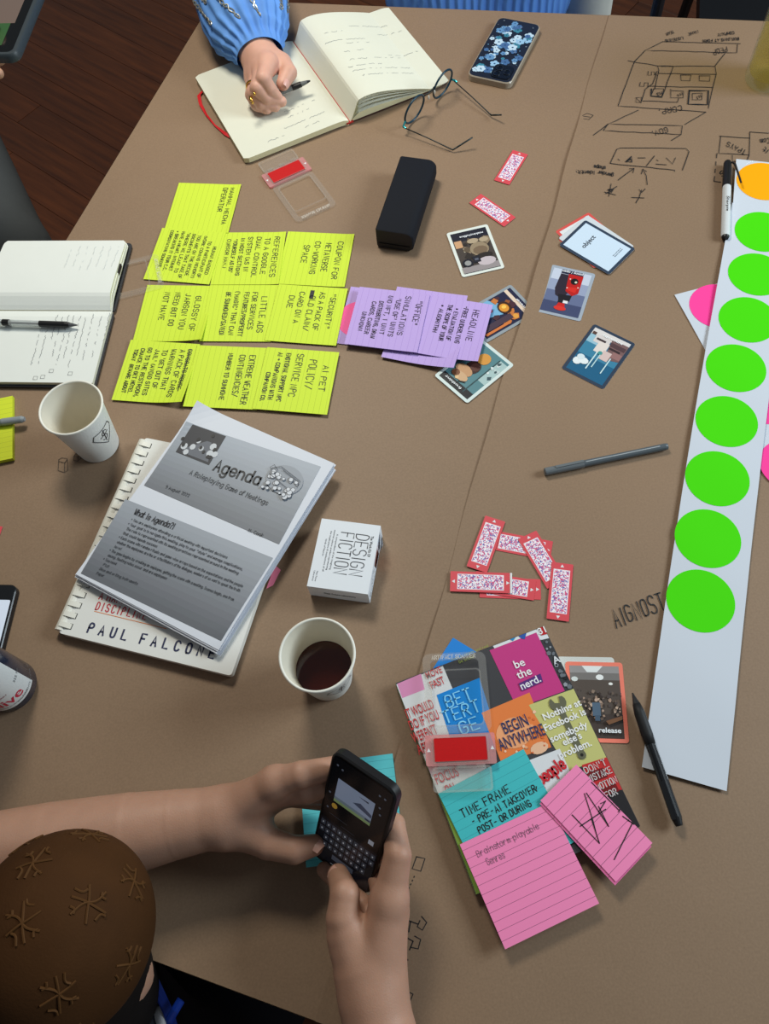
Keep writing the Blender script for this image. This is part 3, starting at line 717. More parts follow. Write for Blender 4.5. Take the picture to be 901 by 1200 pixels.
card('dark-bordered picture card of an upturned town against blue sky', [(697.3, 380.8), (746.4, 401.6), (705.1, 455.3), (656.3, 433.3)], 0.0003, (48, 62, 82),
     [((34, 96, 132), rect(-1, -1, 1, 1)), ((60, 128, 160), rect(-1, -0.2, 1, 0.5)), ((150, 190, 208), rect(-1, 0.35, 0, 0.9)), ((220, 214, 212), rect(-1, 0.72, 1, 1)), ((214, 206, 204), rect(-0.7, 0.45, 0.1, 0.8)), ((226, 214, 208), rect(-0.4, 0.1, 0.15, 0.6)), ((120, 92, 92), [(0.1, 0.85), (1, 0.85), (1, 0.1), (0.3, -0.05)]), ((214, 190, 186), rect(0.05, -0.1, 0.5, 0.3)), ((150, 110, 108), rect(0.5, 0.15, 0.98, 0.4)),
      ((84, 62, 66), rect(0.15, 0.55, 0.95, 0.72)), ((60, 46, 50), rect(-0.6, 0.58, -0.1, 0.66)), ((60, 46, 50), rect(0.2, 0.42, 0.8, 0.5)), ((90, 66, 60), rect(-0.95, 0.72, -0.75, 0.84)), ((230, 236, 238), disc(-0.75, -0.55, 0.22, 0.16, 10)), ((230, 236, 238), disc(-0.5, -0.45, 0.28, 0.14, 10)), ((214, 226, 232), disc(-0.7, -0.35, 0.2, 0.12, 10)),
      ((200, 226, 230), rect(-0.2, -0.7, -0.13, 0.1)), ((180, 214, 220), rect(0.0, -0.55, 0.06, 0.1)), ((200, 226, 230), rect(0.55, -0.62, 0.61, 0.1)), ((70, 150, 150), disc(-0.02, 0.12, 0.12, 0.08, 8))],
     [('sunset city', 0.1, 0.86, 0.0034, (244, 246, 248), 0.03, PI)], (40, 104, 140))
# cards beneath the sticker book
card('grey-white card sticking out behind the coral card beside the sticker book', [(653, 769), (718, 769.5), (728, 866), None], 0.0003, (206, 208, 204), [])
card('coral-bordered picture card of a crowd, half under the sticker book', [(661.3, 775), (729.5, 776.8), (737.5, 871.3), None], 0.0009, (238, 128, 108),
     [((86, 76, 70), rect(-1, -1, 1, 1)), ((120, 116, 114), rect(-1, 0.6, 1, 1)), ((150, 146, 146), rect(-1, 0.8, 1, 1)), ((228, 232, 232), [(-0.5, 1), (0.35, 1), (0.1, 0.82), (-0.3, 0.82)]), ((236, 238, 238), disc(0.2, 0.68, 0.16, 0.08, 10)), ((210, 216, 214), disc(-0.82, 0.62, 0.14, 0.07, 8)), ((236, 236, 232), disc(0.62, 0.5, 0.09, 0.04, 8)), ((70, 60, 56), rect(-1, -1, 1, -0.35))]
     + blobs(60, [(60, 50, 46), (106, 90, 80), (140, 120, 106), (84, 74, 72), (168, 140, 122)], -0.95, -0.5, 0.95, 0.35, 0.04, 0.09, 21) + blobs(14, [(176, 150, 134), (196, 170, 150), (60, 52, 50)], -0.6, -0.35, 0.95, 0.1, 0.04, 0.07, 22) + [((84, 104, 124), rect(-0.2, -0.42, 0.12, -0.05)), ((196, 168, 150), disc(-0.03, 0.02, 0.07, 0.05, 8)), ((70, 90, 110), rect(-0.12, -0.55, 0.08, -0.4)), ((120, 84, 60), [(0.3, -0.55), (0.95, -0.4), (0.95, -0.5), (0.4, -0.65)])],
     [('release', 0.42, -0.86, 0.0052, (238, 242, 246), 0.024, 0.0)], (96, 86, 80))

# ------------------------------------------------------------------ red tickets with speckled panel
TW, TL_ = 0.0254, 0.0711
SPK = M_speckle((244, 238, 244), (214, 86, 128), (104, 104, 176), 900)
def ticket(label, cor, z, group='red decoder tickets', tab=False):
    """cor: short top edge first"""
    mt = pose(cor, TW, TL_, z)
    g = G(); g.prism(rrect(TW, TL_, 0.0008, 2), 0, 0.0004, M((214, 74, 84), 0.45), M((210, 120, 120), 0.7))
    o = tag(g.build('decoder_ticket', matrix=mt), label, 'ticket', group)
    p = G(); picture(p, [((244, 236, 242), rect(-0.0096, -0.0272, 0.0096, 0.0272)), (SPK, rect(-0.0088, -0.0264, 0.0088, 0.0264))], 0.0004); p.build('speckled_panel', o)
    p = G(); z1 = 0.0005
    for s in (1, -1): p.add([(-0.0022, s * 0.0302, z1), (0.0022, s * 0.0302, z1), (0, s * 0.0338, z1)], [(0, 1, 2) if s > 0 else (2, 1, 0)], WHITE)
    p.build('printed_arrow', o)['kind'] = 'stuff'
    if tab:
        p = G(); p.box((0, TL_ / 2 + 0.0002, 0.0006), (TW, 0.0024, 0.0003), WHITE); p.build('white_edge', o)
    return o
ticket('red-edged speckled ticket near the floral phone, tilted towards the drawing', [(600.4, 175), (620.6, 180), (596.7, 218.3), (577.3, 212)], 0.0003)
ticket('red-edged speckled ticket lying above the brown picture card', [(549.6, 238.5), (564, 226.4), (603.3, 253.8), (591, 267.4)], 0.0003)
ticket('red ticket mostly covered, lowest of the overlapped pair in the ticket cluster', [None, None, None, None][:0] + [(632.5, 676), (634, 706), (561.7, 702), (563, 675)], 0.0003)
ticket('red ticket running out from under the white-ended ticket in the cluster', [(628, 678), (624.5, 706), (555, 694), (558.5, 668)], 0.0010)
ticket('red-edged ticket crossing between the leaning tickets of the cluster', [(583, 621), (577, 645), (640, 657), (646, 634)], 0.0003)
ticket('red-edged ticket leaning against the seam end of the ticket cluster', [(568.8, 604.8), (592.5, 611), (571.5, 671), (544.9, 664)], 0.0017)
ticket('red-edged ticket with a white end lying across the ticket cluster', [(527, 693), (528.9, 670), (599.4, 670.5), (597, 696)][2:] + [(527, 693), (528.9, 670)], 0.0024, tab=True)
ticket('red-edged ticket slanting down into the ticket cluster under another', [(606.5, 631.4), (628.3, 622.5), None, (641.3, 690)], 0.0010)
ticket('red-edged ticket at the end of the cluster, on top of its slanting neighbour', [(646.5, 658.6), (671.9, 661.6), (666.5, 728.2), (639.9, 725.5)], 0.0017)

# ------------------------------------------------------------------ dot sticker strips
LINER = M((206, 212, 222), 0.22, spec=0.5, coat=0.4)
def strip(name, label, pts_l, width, z, dots, col, sag=0.0, bow=0.0):
    """release liner following a left edge line, with round stickers; dots: pixel centres"""
    a, b = W(*pts_l[0]), W(*pts_l[1]); d = (b - a); L = d.length; ang = math.atan2(d.y, d.x)
    mt = frame(Vector((a.x, a.y, TZ + z)), ang)          # x along the strip, y to its left
    zf = lambda x, y: sag * (0.5 + 0.5 * math.sin(x * 21 + y * 9)) * 0.5 + sag * 0.5 * (0.5 + 0.5 * math.sin(x * 47 + 1.3 - y * 30))
    g = G(); g.slab(lambda u, v: (u * L, (v - 1) * width + bow * math.sin(PI * u), 0.0003 + zf(u * L, (v - 1) * width + bow * math.sin(PI * u))), 60, 8, 0.0003, LINER)
    o = tag(g.build(name, matrix=mt, smooth=True), label, 'sticker strip')
    for c in dots:
        x, y = loc2(mt, c[0], c[1], z)
        g = G(); r = c[2] if len(c) > 2 else 0.0381
        pts = disc(x, y, r, n=48)
        n = len(pts); vs_ = [(p[0], p[1], 0.0007 + zf(*p)) for p in pts]; rings = []
        V = []; F = []
        for k, f in enumerate((1.0, 0.75, 0.5, 0.25)):
            V += [(x + (p[0] - x) * f, y + (p[1] - y) * f, 0.0006 + zf(x + (p[0] - x) * f, y + (p[1] - y) * f)) for p in pts]
        V.append((x, y, 0.0006 + zf(x, y)))
        for k in range(3):
            for i in range(n): i2 = (i + 1) % n; F.append((k * n + i, k * n + i2, (k + 1) * n + i2, (k + 1) * n + i))
        for i in range(n): F.append((3 * n + i, 3 * n + (i + 1) % n, 4 * n))
        g.add(V, F, M(col, 0.7, spec=0.1)); g.build('dot_sticker', o, smooth=True)
    return o, mt
strip('sticker_strip', 'white liner strip with hot pink dots, lying crosswise under the green dots', [(920, 578), (790, 346)], 0.0840, 0.0004, [(841, 359), (895, 468), (925, 545, 0.036)], (250, 70, 156), 0.0008)
strip('sticker_strip', 'white liner with an orange dot, ending beside the black marker', [(858, 243), (862, 188)], 0.092, 0.0020, [(894, 213)], (255, 168, 10), 0.0006)
so, smt = strip('sticker_strip', 'long white liner strip of neon green round stickers', [(751, 899.5), (857, 240)], 0.0865, 0.0034, [(893, 272), (886, 322), (876, 375), (862, 431.5), (851, 494), (840, 561), (829, 631), (820.5, 704)], (72, 216, 10), 0.0010, 0.0046)

# ------------------------------------------------------------------ pens
def align(a, b):
    """matrix with x from a to b, z up"""
    d = (b - a); x = d.normalized(); y = Vector((0, 0, 1)).cross(x).normalized(); z = x.cross(y)
    m = Matrix.Identity(4)
    for i in range(3): m[i][0] = x[i]; m[i][1] = y[i]; m[i][2] = z[i]; m[i][3] = a[i]
    return m, d.length
def pen_root(name, label, p0, p1, r, cat='pen', z0=None, z1=None):
    a = W(p0[0], p0[1], r + 0.0008 if z0 is None else z0); b = W(p1[0], p1[1], r + 0.0008 if z1 is None else z1)
    mt, L = align(a, b)
    return empty(name, mt, label, cat), L
# grey capped pen
o, L = pen_root('capped_pen', 'grey capped pen lying alone on the kraft paper', (638, 553), (782, 523), 0.0048)
GREY = M((104, 110, 114), 0.35)
G().tube([(0, 0, 0), (0.001, 0, 0), (0.050, 0, 0)], [0.0042, 0.0050, 0.0052], GREY, 16).build('cap', o, smooth=False)
G().tube([(0.050, 0, 0), (L - 0.003, 0, 0), (L, 0, 0)], [0.0044, 0.0044, 0.0038], M((86, 94, 100), 0.3), 16).build('barrel', o)
g = G(); g.box((0.032, 0.001, 0.0054), (0.036, 0.0032, 0.0012), GREY); g.build('clip', o)
g = G(); g.box((0.10, 0, 0.0044), (0.095, 0.0012, 0.0004), M((158, 164, 168), 0.4)); g.build('barrel_print', o)
# black ballpoint
o, L = pen_root('ballpoint_pen', 'black click ballpoint pen resting on the sticker liner end', (741, 812), (796, 968), 0.0060, z0=0.0098, z1=0.0098)
G().tube([(0, 0, 0), (0.006, 0, 0), (0.012, 0, 0)], [0.0008, 0.0022, 0.0040], M((52, 52, 54), 0.3, 0.4), 14).build('tip', o)
G().tube([(0.012, 0, 0), (0.022, 0, 0), (0.045, 0, 0), (0.056, 0, 0)], [0.0042, 0.0058, 0.0062, 0.0054], M((22, 22, 24), 0.6), 16).build('grip', o, smooth=True)
G().tube([(0.056, 0, 0), (0.130, 0, 0)], [0.0052, 0.0056], M((26, 28, 32), 0.25), 16).build('barrel', o, smooth=False)
g = G(); g.box((0.113, -0.004, 0.0042), (0.038, 0.0044, 0.0016), M((16, 16, 18), 0.3)); g.build('clip', o)
G().tube([(0.130, 0, 0), (0.137, 0, 0), (L, 0, 0)], [0.0056, 0.0040, 0.0034], BLACK, 14).build('click_button', o)
# permanent marker
o, L = pen_root('permanent_marker', 'black and white permanent marker beside the orange dot', (852.5, 190), (849.8, 279), 0.0062, 'marker')
G().tube([(0, 0, 0), (0.003, 0, 0), (0.052, 0, 0)], [0.0048, 0.0058, 0.0066], BLACK, 18).build('cap', o)
g = G(); g.tube([(0.004, 0.005, 0.004), (0.010, 0.0092, 0.006), (0.046, 0.0185, 0.005)], [0.0012, 0.0016, 0.0014], BLACK, 8); g.build('clip', o)
b_ = G().tube([(0.052, 0, 0), (0.145, 0, 0), (0.150, 0, 0)], [0.0060, 0.0062, 0.0056], M((206, 210, 212), 0.4), 18).build('barrel', o)
G().tube([(0.150, 0, 0), (L, 0, 0)], [0.0052, 0.0046], BLACK, 14).build('end_plug', o)
g = G(); ftext(g, 'Sharpie', 0.076, -0.0012, 0.0034, INK, 0.00625, bold=0.01, length=0.03, slant=0.2); ftext(g, 'FINE POINT', 0.074, 0.0032, 0.0012, INK, 0.0056, length=0.018); g.build('printed_label', b_)
# grey pen on the yellow pad
o, L = pen_root('felt_pen', 'silver grey pen lying across the yellow pad', (-50, 502), (29, 491), 0.0048, z0=0.0117, z1=0.0117)
G().tube([(0, 0, 0), (L - 0.03, 0, 0)], [0.0046, 0.0046], M((128, 138, 144), 0.35), 16).build('barrel', o)
G().tube([(L - 0.03, 0, 0), (L - 0.004, 0, 0), (L, 0, 0)], [0.0050, 0.0048, 0.0030], M((144, 152, 158), 0.35), 16).build('cap', o)

# ------------------------------------------------------------------ clear viewers with a red filter
CLEAR = M_clear('clear_plastic', (253, 252, 250), 0.055, 0.12); FROST = M_clear('pink_tinted_plastic', (250, 200, 200), 0.35, 0.2)
def ring_prism(g, w, l, r, bar, z0, z1, m, cy=0):
    o_ = rrect(w, l, r, 4, 0, cy); i_ = rrect(w - 2 * bar, l - 2 * bar, max(0.001, r - bar * 0.5), 4, 0, cy); n = len(o_)
    vs_ = [(p[0], p[1], z) for z in (z0, z1) for q in (o_, i_) for p in q]
    fs = []
    for i in range(n):
        j = (i + 1) % n
        fs += [(i, j, 2 * n + j, 2 * n + i), (n + j, n + i, 3 * n + i, 3 * n + j), (2 * n + i, 2 * n + j, 3 * n + j, 3 * n + i), (j, i, n + i, n + j)]
    g.add(vs_, fs, m)
def viewer(label, mt, red=True):
    o = empty('decoder_viewer', mt, label, 'viewer', 'clear plastic decoder viewers')
    g = G(); ring_prism(g, 0.070, 0.088, 0.008, 0.0085, 0, 0.0025, CLEAR, cy=-0.034)
    ring_prism(g, 0.056, 0.062, 0.005, 0.0016, 0.0027, 0.0042, CLEAR, cy=-0.028)
    fr = g.build('frame', o)
    g = G(); stext(g, 'ARTIFACT SCANNER', 0.0245, -0.0712, 0.0042, M_clear('embossed_plastic', (240, 236, 228), 0.6), 0.0028, 0.0008, rot=PI, length=0.049, smooth=0); g.build('embossed_lettering', fr)['kind'] = 'stuff'
    g = G(); g.prism(rrect(0.074, 0.032, 0.002, 3, 0, 0.027), 0.0, 0.0026, FROST if red else CLEAR); ring_prism(g, 0.060, 0.028, 0.0015, 0.002, 0.0028, 0.0052, CLEAR, cy=0.027); g.build('filter_holder', o)
    if red:
        g = G(); g.prism(rrect(0.055, 0.024, 0.0008, 2, 0, 0.027), 0.0028, 0.0040, M((196, 14, 18), 0.35, noise=0.12, nscale=500)); g.build('red_filter', o)
        g = G()
        for s in (-1, 1): g.add([(s * 0.0335, 0.0245, 0.0028), (s * 0.0335 + 0.002, 0.0285, 0.0028), (s * 0.0335 - 0.002, 0.0285, 0.0028)], [(0, 1, 2)], WHITE)
        g.build('printed_arrow', o)['kind'] = 'stuff'
    g = G(); g.prism(rrect(0.062, 0.026, 0.004, 4, 0, 0.057), 0.0, 0.0018, CLEAR); ring_prism(g, 0.062, 0.026, 0.004, 0.0022, 0.0020, 0.0034, CLEAR, cy=0.057)
    for x in (-0.02, 0, 0.02): g.box((x, 0.0445, 0.0030), (0.009, 0.004, 0.0036), CLEAR)
    g.build('flap', o)
    return o
def vpose(red_px, dir_px, z):
    """viewer whose filter centre is at red_px and whose flap points to dir_px"""
    a, b = W(red_px[0], red_px[1], z), W(dir_px[0], dir_px[1], z)
    ang = math.atan2(b.y - a.y, b.x - a.x) - PI / 2
    return frame(Vector((a.x, a.y, TZ + z)), ang) @ Matrix.Translation((0, -0.027, 0))
viewer('clear plastic viewer with a red filter, lying below the cream notebook', vpose((336, 203), (319, 180), 0.0004))
vmt = vpose((539.5, 878.5), (542.5, 920), 0.0190)
viewer('clear plastic viewer with a red filter, lying on the sticker book', vmt)
viewer('clear plastic viewer half under the white notebook, beside the yellow notes', vpose((108, 338), (80, 345), 0.0002), False)

# ------------------------------------------------------------------ hard black case
mt = pose([(470, 190), (513, 196), (484, 292), (438, 283)], 0.054, 0.152, 0.016)
mt = Matrix.Translation((0, 0, -0.016)) @ mt
o = empty('spectacle_case', mt, 'black hard spectacle case on the kraft paper', 'case')
def case_profile():
    pr = [(-0.026, 0.0), (0.022, 0.0), (0.027, 0.004), (0.0285, 0.012)]
    for k in range(7): a = math.radians(10 + 80 * k / 6); pr.append((0.0165 + 0.012 * math.cos(a), 0.023 + 0.012 * math.sin(a)))
    pr += [(-0.0262, 0.0352), (-0.0275, 0.0338), (-0.0275, 0.003)]
    return pr
CASE = M((22, 24, 31), 0.8, noise=0.1, nscale=300, bump=0.1, bscale=900, spec=0.2)
pr = case_profile(); n = len(pr); g = G(); LN = 0.152
vs_ = []
for yy, f in ((-LN / 2, 0.94), (-LN / 2 + 0.002, 1.0), (LN / 2 - 0.002, 1.0), (LN / 2, 0.94)):
    vs_ += [(p[0] * f, yy, 0.0178 + (p[1] - 0.0178) * f) for p in pr]
fs = [(k * n + i, k * n + (i + 1) % n, (k + 1) * n + (i + 1) % n, (k + 1) * n + i)[::-1] for k in range(3) for i in range(n)]
g.add(vs_, fs, CASE); g.add(vs_[:n], [tuple(range(n))], M((38, 38, 40), 0.55)); g.add(vs_[3 * n:], [tuple(range(n - 1, -1, -1))], M((38, 38, 40), 0.55))
g.build('body', o, auto=math.radians(40))
g = G(); g.box((0, -LN / 2 - 0.0005, 0.0098), (0.046, 0.0012, 0.0008), M((10, 10, 12), 0.5)); g.build('lid_seam', o)

# ------------------------------------------------------------------ eyeglasses (lying upside down on the temples)
A = W(472, 149, 0.012); B = W(532, 95, 0.012)
ex = (B - A).normalized(); mid_ = (A + B) / 2
tA = W(530.5, 175.6, 0.004); tB = W(575.6, 135, 0.004)
td = ((tA - A) + (tB - B)).normalized(); td.z = 0; td.normalize()
ang = math.atan2(ex.y, ex.x)
o = empty('eyeglasses', frame(Vector((mid_.x, mid_.y, TZ + 0.0006)), ang), 'round teal wire eyeglasses lying upside down by the cream notebook', 'eyeglasses')
im = o.matrix_basis.inverted(); TEAL = M((22, 72, 84), 0.3, 0.5); DGR = M((40, 48, 50), 0.35, 0.5)
H = (B - A).length / 2
for s in (-1, 1):
    cx = s * (H - 0.030); pts = []
    for k in range(33): a = 2 * PI * k / 32; pts.append((cx + 0.0235 * math.cos(a), 0.004 * -math.sin(a), 0.0245 + 0.0225 * math.sin(a)))
    r_ = G().tube(pts, 0.0017, M((26, 58, 74), 0.3, 0.2), 8, cap=False, up=Vector((0, 1, 0))).build('rim', o, smooth=True)
    g = G(); g.add([(cx + 0.0225 * math.cos(2 * PI * k / 32), -0.004 * math.sin(2 * PI * k / 32), 0.0245 + 0.0215 * math.sin(2 * PI * k / 32)) for k in range(32)], [tuple(range(32))], M_clear('lens', (248, 250, 250), 0.02, 0.03)); g.build('lens', r_)
    G().tube([(cx + s * 0.0235, 0, 0.018), (s * H, -0.001, 0.013), (s * H, -0.006, 0.012)], 0.0016, M((30, 150, 160), 0.3, 0.5), 8).build('hinge', o)
    e1 = im @ (A if s < 0 else B); k1 = im @ (tA if s < 0 else tB); e2 = im @ (W(553.8, 161, 0.018) if s < 0 else W(587.4, 134.6, 0.014))
    G().tube([e1, e1.lerp(k1, 0.5) + Vector((0, 0, 0.001)), k1.lerp(e1, 0.06), k1, k1.lerp(e2, 0.3), e2], [0.0009, 0.0009, 0.0010, 0.0013, 0.0014, 0.0012], DGR, 8).build('temple', o, smooth=True)
    G().ball((s * 0.0075, -0.006, 0.030), 0.004, M((200, 196, 186), 0.25), 10, 6, (0.5, 0.35, 1)).build('nose_pad', o, smooth=True)
G().tube([(-H + 0.053, 0, 0.033), (-0.006, -0.003, 0.0345), (0.006, -0.003, 0.0345), (H - 0.053, 0, 0.033)], 0.0010, DGR, 8).build('bridge', o, smooth=True)

# ------------------------------------------------------------------ floral phone
mt = pose([(590, 20), (630, 28), (597, 99), (547, 89)], 0.074, 0.156, 0.010); mt = Matrix.Translation((0, 0, -0.0098)) @ mt
o = empty('smartphone', mt, 'smartphone in a blue floral clear case lying face down', 'phone')
g = G(); g.prism(rrect(0.076, 0.158, 0.011, 6), 0.0, 0.0102, M_clear('case_edge', (210, 196, 176), 0.55, 0.15), bev=0.0012); cb = g.build('case', o)
g = G(); g.prism(rrect(0.0725, 0.1545, 0.0095, 6), 0.0008, 0.0104, M((28, 32, 44), 0.3)); bd_ = g.build('body', o)
g = G(); rr = random.Random(4); polys = []
for i in range(64):
    x, y, r = rr.uniform(-0.031, 0.031), rr.uniform(-0.068, 0.07), rr.uniform(0.003, 0.008)
    if x > 0.0 and y < -0.037: continue
    c = rr.choice([(150, 190, 222), (96, 140, 184), (190, 214, 232), (70, 104, 150), (60, 128, 150)])
    k = rr.choice([5, 6]); a0 = rr.uniform(0, 6)
    for j in range(k): polys.append((c, disc(x + 0.62 * r * math.cos(a0 + 6.283 * j / k), y + 0.62 * r * math.sin(a0 + 6.283 * j / k), r * 0.46, n=8)))
    polys.append(((40, 70, 110), disc(x, y, r * 0.22, n=8)))
for i in range(50):
    x, y = rr.uniform(-0.033, 0.033), rr.uniform(-0.074, 0.074)
    if x > 0.0 and y < -0.037: continue
    polys.append((rr.choice([(180, 206, 220), (120, 130, 140), (110, 160, 196)]), disc(x, y, rr.uniform(0.0006, 0.0014), n=6)))
picture(g, polys, 0.0104, step=0.000002, rough=0.25); g.build('floral_print', o)
g = G(); g.prism(rrect(0.033, 0.033, 0.008, 5, 0.0155, -0.0555), 0.0100, 0.0118, M((16, 18, 22), 0.12)); cm = g.build('camera_bump', o)
for x, y in ((0.0085, -0.049), (0.0085, -0.063), (0.0235, -0.056)):
    g = G(); ring_prism(g, 0.0125, 0.0125, 0.0061, 0.0011, 0.0118, 0.0128, M((70, 74, 80), 0.25, 0.8)); g.v = [(v[0] + x, v[1] + y, v[2]) for v in g.v]
    g.prism(disc(x, y, 0.0048, n=18), 0.0118, 0.0122, M((8, 10, 16), 0.05)); g.build('camera_lens', cm)

# ------------------------------------------------------------------ cream notebook
CREAM = M((220, 220, 204), 0.75, noise=0.02); EDGE = M((226, 218, 176), 0.8)
sp0, sp1 = W(408.5, 141, 0.006), W(344, 50, 0.006)          # spine, near and far end
ang = math.atan2(sp1.y - sp0.y, sp1.x - sp0.x) - PI / 2
mt = frame(Vector(((sp0.x + sp1.x) / 2, (sp0.y + sp1.y) / 2, TZ + 0.0008)), ang); NL = 0.232; NW = 0.183
o = empty('open_notebook', mt, 'open cream-paged notebook with a red ribbon under the writing hand', 'notebook')
RED = M((176, 36, 34), 0.5)
g = G()
DKC = M((70, 40, 36), 0.6)
g.prism(rrect(NW - 0.002, NL - 0.002, 0.008, 5, -NW / 2, 0), 0, 0.0016, DKC); g.prism(rrect(NW - 0.002, NL - 0.002, 0.008, 5, NW / 2, 0), 0, 0.0016, DKC)
g.build('cover', o)
G().box((0.001, 0, 0.0026), (0.012, NL + 0.003, 0.0022), RED).build('spine_lining', o)['label'] = 'red spine lining'
def ztop_l(x, y): t = -x / NW; return 0.0105 - 0.004 * math.exp(-t * 30) - 0.001 * t
def corner(a, b, w, l, r):
    """squircle-ish rounded rect mapping of the unit square for page grids"""
    return a, b
g = G(); g.slab(lambda a, b: (-NW + (NW - 0.0008) * a, (b - 0.5) * (NL - (0.008 * max(0, 1 - a / 0.05) ** 2)), ztop_l(-NW + NW * a, 0)), 26, 6, 0.0087, CREAM, EDGE); pgl = g.build('left_page_block', o, smooth=False)
def hump(t): return 0.030 * (max(0.0, math.sin(PI * min(1, t / 0.80) ** 0.50)) ** 0.9) if t < 0.80 else 0.0
def zr(x, f): t = max(0, x / NW); return 0.0024 + 0.0065 * f * min(1, t * 12) * (1 - 0.55 * t) + hump(t) * (0.25 + 0.75 * f) * min(1, t * 10)
for k, f in enumerate((0.10, 0.40, 0.66, 0.84, 0.93, 1.0)):
    g = G(); g.slab(lambda a, b: (0.0006 + (NW - 0.0015 * (5 - k)) * (a ** 1.5), (b - 0.5) * (NL - 0.0008 * (5 - k) - (0.008 * max(0, (a - 0.95) / 0.05) ** 2)), zr(NW * a ** 1.5, f)), 44, 6, (lambda p: max(0.0003, p.z - 0.0018)) if k == 0 else 0.0004, CREAM, EDGE); pg = g.build('page_block' if k == 0 else 'page', o, smooth=False)
h = G(); GREYINK = M((120, 126, 132), 0.7)
for i, (x, y, L) in enumerate(((0.020, 0.060, 0.045), (0.010, 0.035, 0.075), (0.030, 0.023, 0.055), (0.015, 0.002, 0.05), (0.07, 0.072, 0.07), (0.028, -0.022, 0.09), (0.018, -0.040, 0.06), (0.02, -0.052, 0.11), (0.11, 0.045, 0.045), (0.03, -0.068, 0.09), (0.10, -0.018, 0.06))):
    V, F = ribbons(place(squiggle(L, 0.0016, 0.003), x + 0.02, y, -0.04), 0.0006, lambda a, b: (a, b, zr(a, 1.0) + 0.0004)); h.add(V, F, GREYINK)
h.build('handwriting', pg)['kind'] = 'stuff'
h = G()
for x, y, L in ((-0.085, -0.048, 0.055), (-0.085, -0.062, 0.04), (-0.10, -0.083, 0.085), (-0.135, -0.098, 0.03), (-0.07, -0.098, 0.04)):
    V, F = ribbons(place(squiggle(L, 0.0016, 0.003), x, y, 0.02), 0.0006, lambda a, b: (a, b, ztop_l(a, 0) + 0.0003)); h.add(V, F, GREYINK)
h.build('handwriting', pgl)['kind'] = 'stuff'
rb = [loc2(mt, p[0], p[1], 0.002) for p in ((238, 106), (233, 112), (235, 122), (242, 135), (252, 147), (264, 157), (270, 160))]
g = G(); V = []
for i, p in enumerate(rb):
    q0 = Vector(rb[max(0, i - 1)]); q1 = Vector(rb[min(len(rb) - 1, i + 1)]); t = (q1 - q0).normalized()
    w_ = 0.0022 + 0.001 * math.sin(i * 1.3)
    V += [(p[0] - t.y * w_, p[1] + t.x * w_, 0.0016 + 0.001 * (i % 2)), (p[0] + t.y * w_, p[1] - t.x * w_, 0.0010)]
g.add(V, [(2 * i, 2 * i + 1, 2 * i + 3, 2 * i + 2) for i in range(len(rb) - 1)], M((206, 26, 34), 0.45)); g.build('ribbon', o)['label'] = 'red ribbon bookmark'

# ------------------------------------------------------------------ white notebook at the left
sr = W(130, 362, 0.012); a2 = math.radians(78.9) - PI / 2; xd = Vector((math.cos(a2), math.sin(a2), 0)); NS = 0.190
mt = frame(Vector((sr.x, sr.y, TZ + 0.0030)) - xd * (NS / 2), a2)
o = empty('open_notebook', mt, 'open white notebook with a black pen on it beside the empty paper cup', 'notebook')
PAGE = M((228, 232, 228), 0.75, noise=0.02)
g = G(); g.prism(rrect(NS + 0.006, 0.132, 0.006, 4, 0, 0.066), 0, 0.0018, M((40, 42, 48), 0.5)); g.prism(rrect(NS + 0.006, 0.130, 0.006, 4, 0, -0.0655), 0, 0.0018, M((34, 36, 44), 0.5)); g.build('cover', o)
def zu(y): t = y / 0.128; return 0.0140 * min(1, 0.25 + 5 * t) + 0.0040 * math.sin(PI * t ** 0.6) - 0.004 * t
for k, f in enumerate((0.45, 0.75, 1.0)):
    g = G(); g.slab(lambda a, b: ((a - 0.5) * (NS - 0.002 * (2 - k) - 0.008 * max(0, (b - 0.94) / 0.06) ** 2) + 0.002 * (1 - k), 0.0005 + 0.127 * b, 0.0019 + zu(0.127 * b) * f), 6, 24, (lambda p: max(0.0003, (p.z - 0.002) * 0.3)), PAGE, M((222, 218, 190), 0.8)); pu = g.build('page_block', o)
g = G(); g.slab(lambda a, b: ((a - 0.5) * NS, -0.127 + 0.1265 * b, 0.0075 - 0.003 * max(0, (b - 0.9) / 0.1)), 6, 20, 0.0055, PAGE, M((220, 216, 196), 0.8)); plw = g.build('lower_page_block', o)
h = G(); rr = random.Random(3)
for i, (x, y0, L) in enumerate(((0.094, -0.006, 0.05), (0.083, -0.012, 0.08), (0.070, -0.008, 0.085), (0.060, -0.010, 0.075), (0.052, -0.012, 0.09), (0.042, -0.006, 0.08), (0.034, -0.010, 0.088), (0.025, -0.014, 0.07), (0.017, -0.010, 0.05), (0.008, -0.022, 0.08), (-0.002, -0.030, 0.075))):
    V, F = ribbons(place(squiggle(L, 0.0012, 0.0024), x, y0, -PI / 2 + 0.03), 0.0005, lambda a, b: (a, b, 0.0078)); h.add(V, F, M((96, 104, 112), 0.7))
for x, y in ((0.060, -0.112), (0.022, -0.118), (0.032, -0.108), (0.012, -0.120)):
    q = 0.0028; V, F = ribbons([[(x - q, y - q), (x + q, y - q), (x + q, y + q), (x - q, y + q), (x - q, y - q)]], 0.0005, lambda a, b: (a, b, 0.0078)); h.add(V, F, M((70, 74, 80), 0.7))
h.build('handwriting', plw)['kind'] = 'stuff'
h = G()
for i in range(7):
    V, F = ribbons(place(squiggle(0.05, 0.0012, 0.003), 0.085 - 0.012 * i, 0.115, -PI / 2), 0.0005, lambda a, b: (a, b, 0.0024 + zu(b))); h.add(V, F, M((206, 212, 214), 0.8))
h.build('show_through_writing', pu)['kind'] = 'stuff'
q = loc2(mt, 142, 317, 0.012); g = G(); g.box((q[0] - 0.0045, q[1], 0.0075), (0.008, 0.017, 0.0135), BLACK); g.build('elastic_strap', o)['label'] = 'black elastic closing strap'
